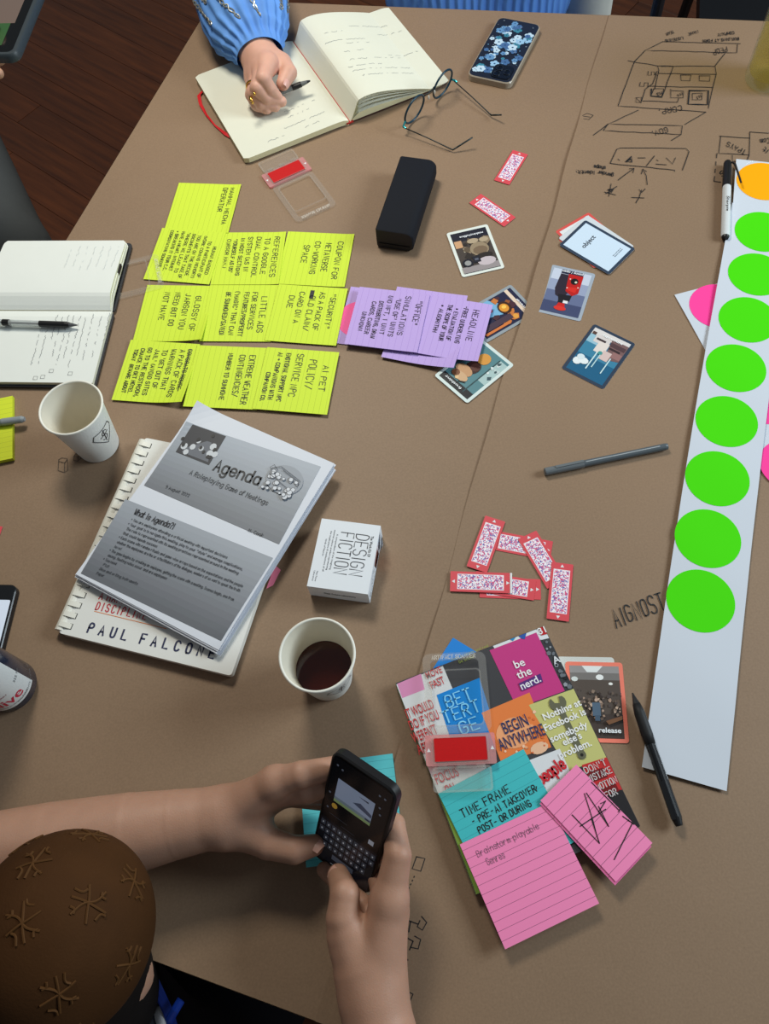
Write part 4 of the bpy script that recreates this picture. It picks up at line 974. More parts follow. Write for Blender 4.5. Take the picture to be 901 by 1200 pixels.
# black gel pen on it
a = W(-45, 376, 0.0195); b = W(91, 381, 0.0172); mt, L = align(a, b)
o = empty('gel_pen', mt, 'black gel pen with a clear barrel lying on the white notebook', 'pen')
G().tube([(0, 0, 0), (L - 0.055, 0, 0)], 0.0043, M_clear('pen_clear', (228, 232, 232), 0.35, 0.1), 14).build('barrel', o)
G().tube([(0.002, 0, 0), (L - 0.050, 0, 0)], 0.0017, M((60, 62, 66), 0.5), 10).build('refill', o)
G().tube([(L - 0.056, 0, 0), (L - 0.018, 0, 0), (L - 0.012, 0, 0)], [0.0046, 0.0046, 0.0036], BLACK, 14).build('grip', o)
G().tube([(L - 0.012, 0, 0), (L - 0.003, 0, 0), (L, 0, 0)], [0.0034, 0.0014, 0.0006], M((90, 92, 96), 0.3, 0.7), 12).build('tip', o)
G().tube([(0.062, 0, 0), (0.072, 0, 0)], 0.0047, BLACK, 12).build('band', o)

# ------------------------------------------------------------------ paper cups
CUPW = M((222, 222, 218), 0.55); CUPI = M((226, 220, 204), 0.6); LOGO = M((40, 42, 50), 0.5)
def cup(label, rim_px, logo_px, liquid=None, logo_rot=0.0, hgt=0.090, r0=0.0275, r1=0.0385):
    c = W(rim_px[0], rim_px[1], hgt)
    mt = frame(Vector((c.x, c.y, TZ + 0.0008)), 0)
    o = empty('paper_cup', mt, label, 'cup')
    g = G(); g.lathe([(0, 0.003), (r0 - 0.001, 0.003), (r0 - 0.0006, 0.0), (r0, 0.0), (r1 - 0.0005, hgt - 0.002)], CUPW, 56); w_ = g.build('wall', o, smooth=False, auto=math.radians(35), weld=True)
    g = G(); g.lathe([(r1 - 0.0007, hgt - 0.002), (r0 - 0.0008, 0.004), (0, 0.004)], CUPI, 56); g.build('inner_lining', o, auto=math.radians(35), weld=True)
    g = G(); g.tube([((r1 + 0.0004) * math.cos(2 * PI * k / 56), (r1 + 0.0004) * math.sin(2 * PI * k / 56), hgt - 0.001) for k in range(57)], 0.0015, M((232, 230, 220), 0.5), 10, cap=False); g.build('rolled_rim', o, smooth=True)
    # emblem on the side
    th = math.radians(logo_px)
    def onwall(s, t):
        z = 0.050 + t; r = r0 + (r1 - r0) * z / hgt + 0.0004; a = th + s / r
        return (r * math.cos(a), r * math.sin(a), z)
    pl = [[(-0.012, 0.010), (0.012, 0.010), (0.015, 0.002), (0.0, -0.017), (-0.015, 0.002), (-0.012, 0.010)]]
    S_, w2 = strokes('S', 0.014, 0, 0.15); pl += [[(p[0] - w2 / 2 + 0.001, p[1] - 0.008) for p in q] for q in S_]
    pl += [[(0.0005, 0.008), (-0.0005, -0.012)], [(-0.006, -0.001), (0.006, 0.001)]]
    pl = place([[(1.15 * p[0], 1.15 * p[1]) for p in q] for q in pl], 0, 0, logo_rot)
    pl = [[(a[0] + (b[0] - a[0]) * k / 12, a[1] + (b[1] - a[1]) * k / 12) for a, b in zip(q[:-1], q[1:]) for k in range(12)] + [q[-1]] for q in pl]
    V, F = ribbons(pl, 0.0011, onwall); h = G(); h.add(V, F, LOGO); h.build('printed_emblem', w_)
    if liquid:
        col, z = liquid; r = r0 + (r1 - r0) * z / hgt - 0.0011; rb_ = r0 + (r1 - r0) * 0.006 / hgt - 0.0014
        g = G(); g.lathe([(0, 0.0046), (rb_, 0.0046), (r, z), (0, z)], M(col, 0.05, spec=0.6), 56); g.build('coffee', o, auto=math.radians(40), weld=True)
    return o
cup('empty white paper cup beside the white notebook', (83, 477.5), -36)
cup('white paper cup with a little dark coffee in it', (371.5, 767), -58, ((58, 18, 10), 0.036))

# ------------------------------------------------------------------ card box
BH = 0.030
mt = pose([(447, 618), (431, 696), (361, 688), (376, 606)], 0.0875, 0.0725, BH); mt = Matrix.Translation((0, 0, -BH + 0.0006)) @ mt
o = empty('card_box', mt, 'white card box titled design fiction with a torn orange-lined flap', 'box')
BX = M((222, 227, 234), 0.5); w, l = 0.0875, 0.0725
g = G(); g.prism([(-w / 2, -l / 2), (w / 2, -l / 2), (w / 2, l / 2 - 0.0005), (-w / 2, l / 2 - 0.0005)], 0, BH, BX); bd_ = g.build('carton', o)
g = G()
ftext(g, 'The Work Kit Of', -0.0290, 0.0268, 0.0034, INK, BH + 0.0002, bold=0.012, length=0.027)
DG = M((52, 56, 66), 0.5)
stext(g, 'DESIGN', -0.0290, 0.0092, 0.0158, DG, BH + 0.0002, 0.0011, length=0.055, smooth=2, aspect=0.85)
stext(g, 'FICTION', -0.0290, -0.0092, 0.0158, DG, BH + 0.0002, 0.0011, length=0.055, smooth=2, aspect=0.85)
for i, (t_, x, L) in enumerate((('A compendium of the imagining', -0.026, 0.046), ('material culture artefact representing', -0.031, 0.052), ('the implications & implications of all', -0.029, 0.052), ('kinds of futures', -0.018, 0.022))):
    ftext(g, t_, x, -0.0142 - 0.0040 * i, 0.0020, DG, BH + 0.0002, length=L)
ftext(g, 'Near Future', 0.0235, -0.0285, 0.0018, DG, BH + 0.0002, length=0.013); ftext(g, 'Laboratory', 0.0235, -0.0318, 0.0018, DG, BH + 0.0002, length=0.013)
g.build('printed_title', bd_)
g = G(); e = w / 2 + 0.0002
def side(g2, pts, m): g2.add([(e, p[0], p[1]) for p in pts], [tuple(range(len(pts)))], m)
vs_, fs, tw = font_mesh('Near Future Laboratory', 0.0046 / 0.7, 0.015); f = 0.038 / tw
g.add([(e, -0.018 + v[0] * f, 0.012 + v[1]) for v in vs_], fs, INK); g.build('printed_side_text', bd_)
g = G(); yb = l / 2
g.add([(-0.020, yb, 0.002), (0.000, yb, 0.002), (0.004, yb + 0.003, 0.024), (-0.018, yb + 0.004, 0.028)], [(0, 1, 2, 3)], M((214, 116, 66), 0.6))
g.add([(-0.030, yb + 0.0003, 0.004), (-0.020, yb + 0.0003, 0.004), (-0.022, yb + 0.006, BH - 0.004), (-0.036, yb + 0.0003, BH)], [(0, 1, 2, 3)], BX); g.build('torn_flap', o)['label'] = 'torn flap showing orange inside'
g = G(); rr = random.Random(8)
for i in range(16):
    x = 0.006 + rr.uniform(0, 0.034); z = 0.003 + rr.uniform(0, 0.022); r = rr.uniform(0.002, 0.004)
    V, F = ribbons([[(x + r * math.cos(k), z + r * 0.8 * math.sin(k * 1.1)) for k in range(7)]], 0.0004, lambda a, b: (a, yb + 0.0003, b)); g.add(V, F, M((120, 124, 126), 0.6))
g.build('line_art', bd_)['kind'] = 'stuff'

# ------------------------------------------------------------------ comb-bound book
BT = 0.012
mt = pose([(169, 513), None, (270, 794), (72, 740)], 0.216, 0.272, BT); mt = Matrix.Translation((0, 0, -BT + 0.0006)) @ mt
o = empty('comb_bound_book', mt, 'white comb-bound book under the printed packet', 'book')
bw, bl = 0.216, 0.272
g = G(); g.prism(rrect(bw, bl, 0.004, 4), 0.0006, BT - 0.0008, M((222, 220, 212), 0.8)); g.build('page_block', o)
g = G(); g.prism(rrect(bw + 0.001, bl + 0.001, 0.004, 4), BT - 0.0007, BT, M((226, 226, 222), 0.4)); cv = g.build('cover', o)
COMB = M((224, 222, 212), 0.4)
g = G(); g.tube([(-bw / 2 - 0.002, -bl / 2 + 0.003, 0.0075), (-bw / 2 - 0.002, bl / 2 - 0.003, 0.0075)], 0.0068, COMB, 14); g.build('comb_spine', o)
nt_ = 20
for i in range(nt_):
    y = -bl / 2 + 0.010 + i * (bl - 0.020) / (nt_ - 1)
    g = G(); g.slab(lambda u, v: (-bw / 2 - 0.003 + 0.0145 * u, y - 0.0030 + 0.0060 * v, BT + 0.0026 * math.sin(PI * (0.42 + 0.58 * u)) + 0.0008), 6, 1, 0.0006, COMB); g.build('comb_ring', o)
g = G()
for i in range(nt_): 
    y = -bl / 2 + 0.010 + i * (bl - 0.020) / (nt_ - 1); g.add([(a, b, BT + 0.0002) for a, b in rect(-bw / 2 + 0.0085, y - 0.0036, -bw / 2 + 0.0125, y + 0.0036)], [(0, 1, 2, 3)], M((70, 66, 62), 0.7))
g.build('punched_hole', cv)['kind'] = 'stuff'
def lt(px, py): return loc2(mt, px, py, BT)
g = G(); NAVY = M((40, 46, 82), 0.5); RD = M((196, 44, 62), 0.5)
p0, p1 = lt(102.5, 741), lt(241, 770); a_ = math.atan2(p1[1] - p0[1], p1[0] - p0[0]); L = math.hypot(p1[0] - p0[0], p1[1] - p0[1])
stext(g, 'PAUL  FALCONE', p0[0], p0[1], 0.0115, NAVY, BT + 0.0003, 0.0022, rot=a_, length=L * 1.12, aspect=0.5, smooth=2, space=3.2)
p0, p1 = lt(112, 714.5), lt(170, 729); L2 = math.hypot(p1[0] - p0[0], p1[1] - p0[1])
stext(g, 'DISCIPLINE', p0[0], p0[1], 0.0095, RD, BT + 0.0003, 0.0014, rot=a_, length=L2 * 1.05, aspect=0.5, smooth=2, space=2.2)
p0 = lt(116, 702); stext(g, 'A MANAGER GUIDE', p0[0], p0[1], 0.009, RD, BT + 0.0003, 0.0014, rot=a_, length=0.09, aspect=0.55)
p0, p1 = lt(111, 716.5), lt(195, 737); V, F = ribbons([[p0, p1]], 0.0008, lambda a, b: (a, b, BT + 0.0003)); g.add(V, F, M((226, 130, 70), 0.5))
g.build('printed_title', cv)
tag(G().add([(0, 0, 0)] and [tuple(W(*p, 0.0012)) for p in ((312, 690), (320, 686), (329, 668), (322, 662))] + [tuple(W(*p, 0.0008)) for p in ((312, 690), (320, 686), (329, 668), (322, 662))], [(0, 1, 2, 3), (7, 6, 5, 4), (0, 4, 5, 1), (1, 5, 6, 2), (2, 6, 7, 3), (3, 7, 4, 0)], M((240, 130, 160), 0.6)).build('page_tab'), 'small pink paper tab sticking out from under the printed packet', 'page tab')

# ------------------------------------------------------------------ printed packet
AZ = BT + 0.0032; AW, AL = 0.206, 0.268
pm_ = pose([None, (391, 545), (253, 757), (92, 675)], AW, AL, AZ + 0.010)
mt = Matrix.Translation((0, 0, -0.010)) @ pm_
o = empty('printed_packet', mt, 'thick packet of printed slides titled Agenda on the comb-bound book', 'papers')
PP = M((214, 218, 228), 0.55)
def acurl(x, y):
    z = 0.0
    d = (-x * 0.8 + y * 0.6) - 0.125
    if d > 0: z += 6.0 * d * d
    d = (x * 0.75 - y * 0.66) - 0.135
    if d > 0: z -= 1.2 * d * d
    return z
for k in range(9):
    g = G(); zk = 0.0022 + k * 0.0010; rr = random.Random(k + 40); ra = rr.uniform(-0.014, 0.014) * (k < 8); dx, dy = rr.uniform(-0.003, 0.004) * (k < 8), rr.uniform(-0.004, 0.002) * (k < 8)
    g.slab(lambda a, b: ((a - 0.5) * AW * math.cos(ra) - (b - 0.5) * AL * math.sin(ra) + dx, (a - 0.5) * AW * math.sin(ra) + (b - 0.5) * AL * math.cos(ra) + dy, zk + acurl((a - 0.5) * AW, (b - 0.5) * AL) * (0.4 + 0.07 * k)), 18, 22, 0.0005, PP)
    pg = g.build('page', o, smooth=False)
ztop = 0.0022 + 8 * 0.0010
def lp(px, py): return loc2(mt, px, py, AZ + 0.010)
az = lambda x, y: ztop + acurl(x, y) * 0.96
def slide(q, c0, c1, n=14):
    TLc, TRc, BRc, BLc = [Vector(lp(*p)) for p in q]; g = G()
    for i in range(n):
        a, b = i / n, (i + 1) / n; c = tuple(int(c0[j] + (c1[j] - c0[j]) * (i / (n - 1)) ** 1.2) for j in range(3))
        for k in range(10):
            u, v = k / 10, (k + 1) / 10
            P4 = [TLc.lerp(BLc, s_).lerp(TRc.lerp(BRc, s_), t_) for s_, t_ in ((b, u), (b, v), (a, v), (a, u))]
            g.add([(p.x, p.y, az(p.x, p.y) + 0.0004) for p in P4], [(0, 1, 2, 3)], M(c, 0.45))
    return g
g = slide([(219, 495), (376, 547), (327, 638), (169, 569)], (158, 166, 178), (112, 116, 124)); s1 = g.build('printed_slide', pg)
g = slide([(147, 585), (320, 654), (259, 751), (95, 672)], (152, 158, 168), (100, 103, 110)); s2 = g.build('printed_slide', pg)
g = G(); tk = M((34, 36, 42), 0.5); zt = 0.0009; zz = lambda x, y: az(x, y)
def line(px0, px1, s, cap, bold=0.0, m=tk, stroke=None):
    p0, p1 = lp(*px0), lp(*px1); L = math.hypot(p1[0] - p0[0], p1[1] - p0[1]); r_ = math.atan2(p1[1] - p0[1], p1[0] - p0[0])
    if stroke: stext(g, s, p0[0], p0[1], cap, m, zt, stroke, rot=r_, length=L, zf=zz, jit=0.08)
    else: ftext(g, s, p0[0], p0[1], cap, m, zt, rot=r_, length=L, zf=zz, bold=bold)
line((250, 551), (305, 570), 'Agenda', 0.0165, stroke=0.0024)
line((222, 556), (314, 593), 'A Roleplaying Game of Meetings', 0.0068, m=M((70, 74, 82), 0.5), stroke=0.0008)
line((194, 572), (222, 583), '9 August 2022', 0.004, m=M((74, 78, 86), 0.5), stroke=0.0006)
line((291, 623), (309, 630), 'M. Cook', 0.004, m=M((60, 62, 68), 0.5), stroke=0.0006)
line((157, 603), (204, 621), 'What is Agenda?!', 0.0078, m=M((44, 46, 54), 0.5), stroke=0.0011)
bul = ['* You are employees attending a critical meeting with important decisions', '* Your goal is to navigate this meeting, play to your "style" and manage complications,', '  The role is represented with its meeting practices represented around in the meeting', '  that could impede success', '* Each scene with random rituals and game-wise arrays based on the expectations and the people',
       '  whether the employees are the or a facilitators of the dialogue, members of us want to speak the truth', '  level', '* The game begins by creating an employee, getting the scene with a meeting. Scenes begin, one from', '  among. Meeting notes occur and are employees', '* You need', '   Plot', '   Dice and writing instruments', '   Paper']
for i, t_ in enumerate(bul):
    n_ = len(t_); sx, sy = 153.5 - 3.62 * i, 610 + 5.15 * i; d = min(n_ * 1.55, 146)
    line((sx, sy), (sx + d, sy + d * 0.40), t_, 0.0034, m=M((72, 75, 82), 0.5), stroke=0.00048)
g.build('printed_text', pg)['kind'] = 'stuff'
def pxq(*pts): return [lp(*p) for p in pts]
g = G(); rr = random.Random(5)
def patch(col, pts, k): g.add([(p[0], p[1], az(*p) + 0.0006 + 0.00003 * k) for p in pts], [tuple(range(len(pts)))], M(col, 0.5))
patch((44, 46, 54), pxq((226, 498), (265, 511.5), (245, 545.5), (206, 530))[::-1], 0)
patch((96, 100, 110), pxq((228, 512), (248, 519), (244, 542), (213, 530))[::-1], 1)
for i, (x, y, r) in enumerate([(238, 511, 4), (233, 517, 3), (222, 516, 4), (216, 523, 4), (226, 524, 3.4), (250, 524, 4), (246, 532, 4), (252, 533, 3.5), (236, 526, 3), (218, 530, 3.2)]):
    c = lp(x, y); patch((196, 200, 206), disc(c[0], c[1], r * 0.0011, r * 0.0013, 9), 2 + i)
for i in range(9): c = lp(rr.uniform(214, 254), rr.uniform(508, 538)); patch((24, 25, 30), disc(c[0], c[1], 0.0022, 0.0030, 6), 14 + i)
c = lp(334, 563); patch((146, 152, 162), disc(c[0], c[1], 0.024, 0.020, 26), 30)
for i in range(34):
    x, y = c[0] + rr.uniform(-0.020, 0.018), c[1] + rr.uniform(-0.022, 0.004); r = rr.uniform(0.0018, 0.0036)
    patch((206, 210, 218), disc(x, y, r, n=8), 31 + 2 * i)
    V, F = ribbons([disc(x, y, r, n=8) + [(x + r, y)]], 0.0005, lambda a, b: (a, b, az(a, b) + 0.0006 + 0.00003 * (32 + 2 * i))); g.add(V, F, M((60, 62, 70), 0.5))
V, F = ribbons([[lp(*p) for p in q] for q in ([(318, 550), (330, 548), (352, 565), (348, 572)], [(322, 546), (326, 552), (320, 555), (317, 549), (322, 546)], [(332, 552), (350, 566)], [(316, 556), (340, 576)])], 0.0007, lambda a, b: (a, b, az(a, b) + 0.003)); g.add(V, F, M((60, 62, 70), 0.5))
g.build('printed_clip_art', pg)['kind'] = 'stuff'

# ------------------------------------------------------------------ sticker book
SB = 0.0125
card_b = pose([(508, 785), (530, 752.5), (577, 774), None], 0.055, 0.055, 0.0003)
g = G(); g.prism(rrect(0.050, 0.055, 0.001, 2), 0, 0.0004, M((20, 128, 214), 0.4)); tag(g.build('sticker_card', matrix=card_b), 'plain bright blue card corner poking out behind the sticker book', 'card')
mt = pose([(463, 800), (640, 733), (745, 965), (560, 1054)], 0.1795, 0.2270, SB); mt = Matrix.Translation((0, 0, -SB + 0.0018)) @ mt; bt = SB - 0.0018
o = empty('sticker_book', mt, 'book with a collage cover of colourful slogan stickers', 'book')
g = G(); g.prism(rrect(0.178, 0.2255, 0.001, 2), 0.0008, bt - 0.0006, M((214, 212, 204), 0.8)); g.build('page_block', o)
g = G(); g.prism(rrect(0.1795, 0.227, 0.0015, 3), bt - 0.0006, bt, M((66, 66, 70), 0.35)); g.prism(rrect(0.1795, 0.227, 0.0015, 3), 0, 0.0008, M((66, 66, 70), 0.35)); cv = g.build('cover', o)
g = G(); g.box((-0.0893, 0, bt / 2), (0.0014, 0.226, bt - 0.001), M((120, 140, 90), 0.5)); g.build('spine', o)
def c8(u, v): return loc2(mt, 450 + u / 2.73, 720 + v / 2.73, SB)
def cc(*pts): return [c8(*p) for p in pts]
def clampb(q): return [(max(-0.0893, min(0.0893, a)), max(-0.113, min(0.113, b))) for a, b in q]
def ccw(q):
    A_ = sum(q[i][0] * q[(i + 1) % len(q)][1] - q[(i + 1) % len(q)][0] * q[i][1] for i in range(len(q)))
    return q if A_ > 0 else q[::-1]
# colours of the printed collage
stk = [('white', (214, 216, 218), [(30, 228), (188, 165), (340, 520), (165, 610)]), ('pink', (214, 140, 182), [(42, 222), (118, 190), (130, 240), (58, 268)]),
 ('green', (120, 150, 60), [(150, 590), (200, 560), (330, 900), (290, 930)]), ('topwhite', (222, 226, 230), [(345, 95), (520, 20), (530, 75), (358, 115)]), ('rightdark', (60, 62, 66), [(500, 80), (540, 90), (610, 240), (575, 250)]),
 ('blue', (24, 132, 212), [(168, 258), (305, 203), (372, 420), (235, 470)]), ('magenta', (198, 62, 132), [(337, 115), (487, 58), (578, 245), (425, 300)]), ('orange', (232, 130, 70), [(312, 315), (465, 250), (535, 425), (375, 475)]),
 ('olive', (198, 196, 124), [(463, 290), (606, 238), (712, 460), (590, 500)]), ('paper', (222, 224, 228), [(455, 470), (562, 430), (620, 560), (500, 600)]), ('red', (196, 50, 52), [(632, 482), (714, 456), (800, 640), (720, 690)]), ('lowdark', (44, 42, 44), [(640, 560), (765, 560), (830, 690), (700, 740)])]
g = G(); zz_ = picture(g, [(c, ccw(clampb(cc(*q)))) for _, c, q in stk], bt, rough=0.32)
zp = zz_ + 0.00004
polys = [((50, 90, 170), ccw(clampb(cc((430, 70), (455, 60), (450, 80), (440, 78))))), ((40, 140, 200), ccw(clampb(cc((400, 75), (420, 70), (412, 85))))), ((190, 40, 44), ccw(clampb(cc((494, 40), (520, 30), (524, 62), (502, 68))))),
         ((120, 30, 34), ccw(cc((640, 510), (700, 490), (716, 520), (660, 540)))), ((120, 30, 34), ccw(cc((690, 560), (740, 540), (752, 565), (700, 585))))]
c = c8(430, 380); polys += [((240, 168, 120), disc(c[0] - 0.004, c[1] + 0.002, 0.020, 0.016, 20)), ((236, 190, 156), disc(c[0] + 0.014, c[1] - 0.022, 0.010, 0.006, 12))]
rr = random.Random(2)
for i in range(26): x, y = c[0] + rr.uniform(-0.022, 0.026), c[1] + rr.uniform(-0.026, 0.016); polys.append((rr.choice([(246, 200, 168), (240, 170, 120), (220, 110, 60)]), disc(x, y, rr.uniform(0.0008, 0.002), n=6)))
for i in range(18): t_ = rr.random(); x, y = c8(510 + 82 * t_ + rr.uniform(-4, 12), 85 + 160 * t_); polys.append((rr.choice([(110, 116, 124), (36, 38, 42), (150, 156, 164)]), disc(min(x, 0.088), y, rr.uniform(0.001, 0.003), n=5)))
# wrench
w0, w1 = Vector(c8(560, 295)), Vector(c8(632, 450)); dr = (w1 - w0).normalized(); nr = Vector((-dr.y, dr.x))
GRY = (104, 104, 84)
polys.append((GRY, ccw([tuple(w0 + nr * 0.0032), tuple(w0 - nr * 0.0032), tuple(w1 - nr * 0.0040), tuple(w1 + nr * 0.0040)])))
polys.append((GRY, disc(w1.x, w1.y, 0.0046, n=14))); polys.append(((40, 40, 36), disc(w1.x, w1.y, 0.0018, n=10)))
hd = w0 - dr * 0.004
jaw = [hd + (nr * math.cos(a) * 0.0095 - dr * math.sin(a) * 0.0085) for a in [math.radians(k) for k in range(150, 401, 25)]]
polys.append((GRY, ccw([tuple(p) for p in jaw] + [tuple(hd + nr * 0.004 - dr * 0.006), tuple(hd + nr * 0.002 + dr * 0.001), tuple(hd - nr * 0.003 - dr * 0.001), tuple(hd - nr * 0.0052 - dr * 0.007)])))
zp = picture(g, polys, zp, rough=0.32, step=0.000012) + 0.00003
g.build('printed_collage', cv)
g = G()
def ct(s, u, v, cap, col, rot=0.0, bold=0.02, length=None, align='L', st=None):
    p = c8(u, v)
    if st: stext(g, s, p[0], p[1], cap, M(col, 0.4), zp, st, rot=rot, length=length, align=align, smooth=1)
    else: ftext(g, s, p[0], p[1], cap, M(col, 0.4), zp, rot=rot, bold=bold, length=length, align=align)
RDX = (190, 48, 50); WX = (240, 240, 242)
ct('MOVE', 138, 208, 0.0078, RDX, 0.06, 0.01, 0.019); ct('FAST', 152, 240, 0.0085, RDX, 0.06, 0.01, 0.017)
for s, u, v, L in (('IT WOULD', 75, 335, 0.032), ('DO IF YOU', 86, 372, 0.034), ("WEREN'T", 96, 412, 0.028), ('AFRAID', 112, 450, 0.026)): ct(s, u, v, 0.0105, RDX, 0.02, 0.012, L)
ct('FOCUS', 168, 545, 0.0105, RDX, 0.0, 0.012, 0.026); ct('ON', 200, 580, 0.0100, RDX, 0.0, 0.012, 0.011)
for s, u, v, L in (('BET', 205, 300, 0.032), ('TERT', 198, 350, 0.044), ('GE', 250, 385, 0.024)): ct(s, u, v, 0.0130, (130, 206, 244), -0.02, 0, L, st=0.0016)
ct('be', 420, 175, 0.0090, WX, 0.0, 0.012); ct('the', 430, 208, 0.0090, WX, 0.0, 0.012)
q = clampb(cc((430, 222), (500, 190), (508, 216), (440, 246))); g.add([(p[0], p[1], zp - 0.00002) for p in ccw(q)], [(0, 1, 2, 3)], M((84, 44, 120), 0.4)); ct('nerd.', 440, 243, 0.0082, WX, 0.05, 0.012)
ct('BEGIN', 385, 385, 0.0125, (48, 54, 96), 0.0, 0.01, 0.029); ct('ANYWHERE', 373, 437, 0.0125, (48, 54, 96), -0.03, 0.01, 0.052); ct('......', 452, 432, 0.002, (48, 54, 96))
for s, u, v in (('Nothing at', 512, 345), ('Facebook is', 515, 380), ('somebody', 535, 393 + 22), ("else's", 575, 425), ('problem.', 563, 467)): ct(s, u, v - 4, 0.0072, WX, 0.02, 0.018)
ct('people', 505, 545, 0.0120, (206, 40, 52), 0.22, 0, 0.034, st=0.0022)
for s, u, v, L in (("DON'T", 645, 510, 0.026), ('MISTAKE', 655, 538, 0.028), ('MOTION', 684, 564, 0.024), ('FOR', 712, 590, 0.014)): ct(s, u, v, 0.0062, (206, 200, 200), 0.02, 0, L, st=0.0010)
ct('A', 545, 160, 0.0080, (220, 224, 228), 0.0, 0.02); ct('31', 497, 66, 0.0075, WX, 0, 0.01)
ct('keep it simple and real', 215, 150, 0.0030, (146, 160, 70), 0.0, 0.0, 0.045); ct('be brave', 240, 158, 0.0040, (146, 160, 70), 0.0, 0.0, 0.018)
g.build('printed_slogans', cv)['kind'] = 'stuff'
sz = bt + 0.0022
sticky('sticky_note', 'aqua lined note reading time frame on the sticker book', [(514, 930), (613, 878), None, None], 0.0136, (66, 188, 194), (52, 156, 164), 0.0090, [('TIME FRAME', 12, 32, 8, 58), ('- PRE-AI TAKEOVER', 18, 43, 7, 76), ('POST- OR DURING', 20, 53, 6.5, 62), (',', 93, 40, 7, 5)], curl=[])
sticky('sticky_note', 'large pink lined note with a pencilled heading hanging off the sticker book', [(537, 990), (646, 942), (701, 1056.5), (592, 1112.5)], 0.0150, (246, 138, 186), (150, 84, 118), 0.0088, [('Brainstorm playable', 12, 18, 6, 70), ('Genres', 18, 29, 6.5, 20)], ink=M((150, 100, 130), 0.6), wd=0.0006)
T2 = [(632.5, 935), (671.5, 894), (766, 991.5), (724.8, 1035.5)]
sticky('sticky_note', 'narrow pink note just beneath the scribbled narrow pink note', [(633, 940), (672, 900), (764, 995), (722, 1036)], 0.0158, (226, 112, 164), (150, 84, 118), 0.0105, [], w=0.0535, l=0.1016)
nt2 = sticky('sticky_note', 'narrow pink lined note scribbled with large black letters', T2, 0.0168, (246, 138, 186), (150, 84, 118), 0.0105, [], w=0.0535, l=0.1016)
h = G(); q = [[(680, 921.5), (703, 987), (693, 941), (686, 958)], [(703, 986), (697, 935), (712, 985), (724, 943)]]
polys = [[loc2(nt2.matrix_basis, 480 + u / 3.003, 860 + v / 3.003, 0.0175) for u, v in qq] for qq in ([(572, 285), (668, 385), (645, 305), (615, 210)], [(668, 385), (640, 300)], [(600, 325), (690, 265)], [(622, 208), (700, 325)], [(700, 325), (665, 255)], [(640, 170), (738, 270)], [(665, 275), (690, 235), (672, 245)], [(735, 275), (742, 262)], [(768, 305), (785, 312), (720, 442)], [(750, 290), (790, 318)])]
V, F = ribbons(polys, 0.0010, lambda a, b: (a, b, 0.0007)); h.add(V, F, INK); h.build('handwriting', nt2)['kind'] = 'stuff'
# aqua notes under the held phone
sticky('sticky_note', 'aqua lined note lying under the held phone', [(357, 901), (459, 890), (468, 990), None], 0.0042, (92, 196, 204), (70, 160, 170), 0.0090, [])

# ------------------------------------------------------------------ things cut by the left frame edge
ticket('red-edged ticket lying by itself near the black phone with the white screen', [(6, 617), (2, 641), (-68, 634), (-64, 610)], 0.0003)
mt = pose([(-57, 690), (30, 699), (-13, 806), None], 0.072, 0.148, 0.009); mt = Matrix.Translation((0, 0, -0.0084)) @ mt
o = empty('smartphone', mt, 'black smartphone with a lit white screen beside the dark bottle', 'phone')
g = G(); g.prism(rrect(0.072, 0.148, 0.009, 6), 0, 0.009, M((22, 24, 28), 0.3), bev=0.0012); g.build('body', o)
g = G(); g.add([(a, b, 0.0092) for a, b in rrect(0.065, 0.120, 0.002, 3, 0, -0.006)], [tuple(range(16))], M((206, 216, 232), 0.3, emit=0.25)); g.build('screen', o)
c = W(16, 806, 0.0); BR = 0.0305
o = empty('bottle', frame(Vector((c.x, c.y, TZ + 0.0006)), 0), 'dark blue bottle with a white and red label beside the black phone', 'bottle')
g = G(); g.lathe([(0, 0.004), (0.020, 0.003), (0.025, 0.0), (0.0280, 0.002), (BR, 0.007), (BR, 0.118), (0.026, 0.134), (0.0135, 0.158), (0.0125, 0.190), (0, 0.190)], M((30, 40, 60), 0.15, spec=0.6), 44); g.build('glass_body', o, auto=math.radians(40), weld=True)
g = G(); g.lathe([(0.0142, 0.180), (0.0146, 0.182), (0.0146, 0.198), (0.0135, 0.200), (0, 0.200)], M((200, 202, 204), 0.4), 32); g.build('screw_cap', o, auto=math.radians(40), weld=True)
th0 = math.atan2(-c.y, -c.x); rL = BR + 0.0003
def wrap(t_, z): return (rL * math.cos(th0 + t_), rL * math.sin(th0 + t_), z)
g = G(); g.grid(lambda u, v: wrap(-1.30 + 1.85 * u, 0.019 + 0.085 * v), 36, 4, M((212, 216, 216), 0.5)); lb = g.build('label', o, smooth=True)
g = G(); rL += 0.0003
def around(text, t_, z, cap, m, bold=0.0):
    vs_, fs, tw = font_mesh(text, cap / 0.7, bold); g.add([wrap(t_ + v[0] / rL, z + v[1]) for v in vs_], fs, m)
around('alive', -1.22, 0.030, 0.016, M((190, 40, 66), 0.5), 0.015)
around('sparkling probiotic drink', -1.2, 0.024, 0.003, M((120, 124, 128), 0.5)); around('RASPBERRY', -1.0, 0.052, 0.003, M((150, 60, 80), 0.5)); around('INGREDIENTS: WATER, TEA', -0.35, 0.023, 0.0028, M((90, 94, 98), 0.5)); around('355 ML', 0.15, 0.055, 0.004, M((80, 84, 90), 0.5))
g.build('printed_text', lb)['kind'] = 'stuff'

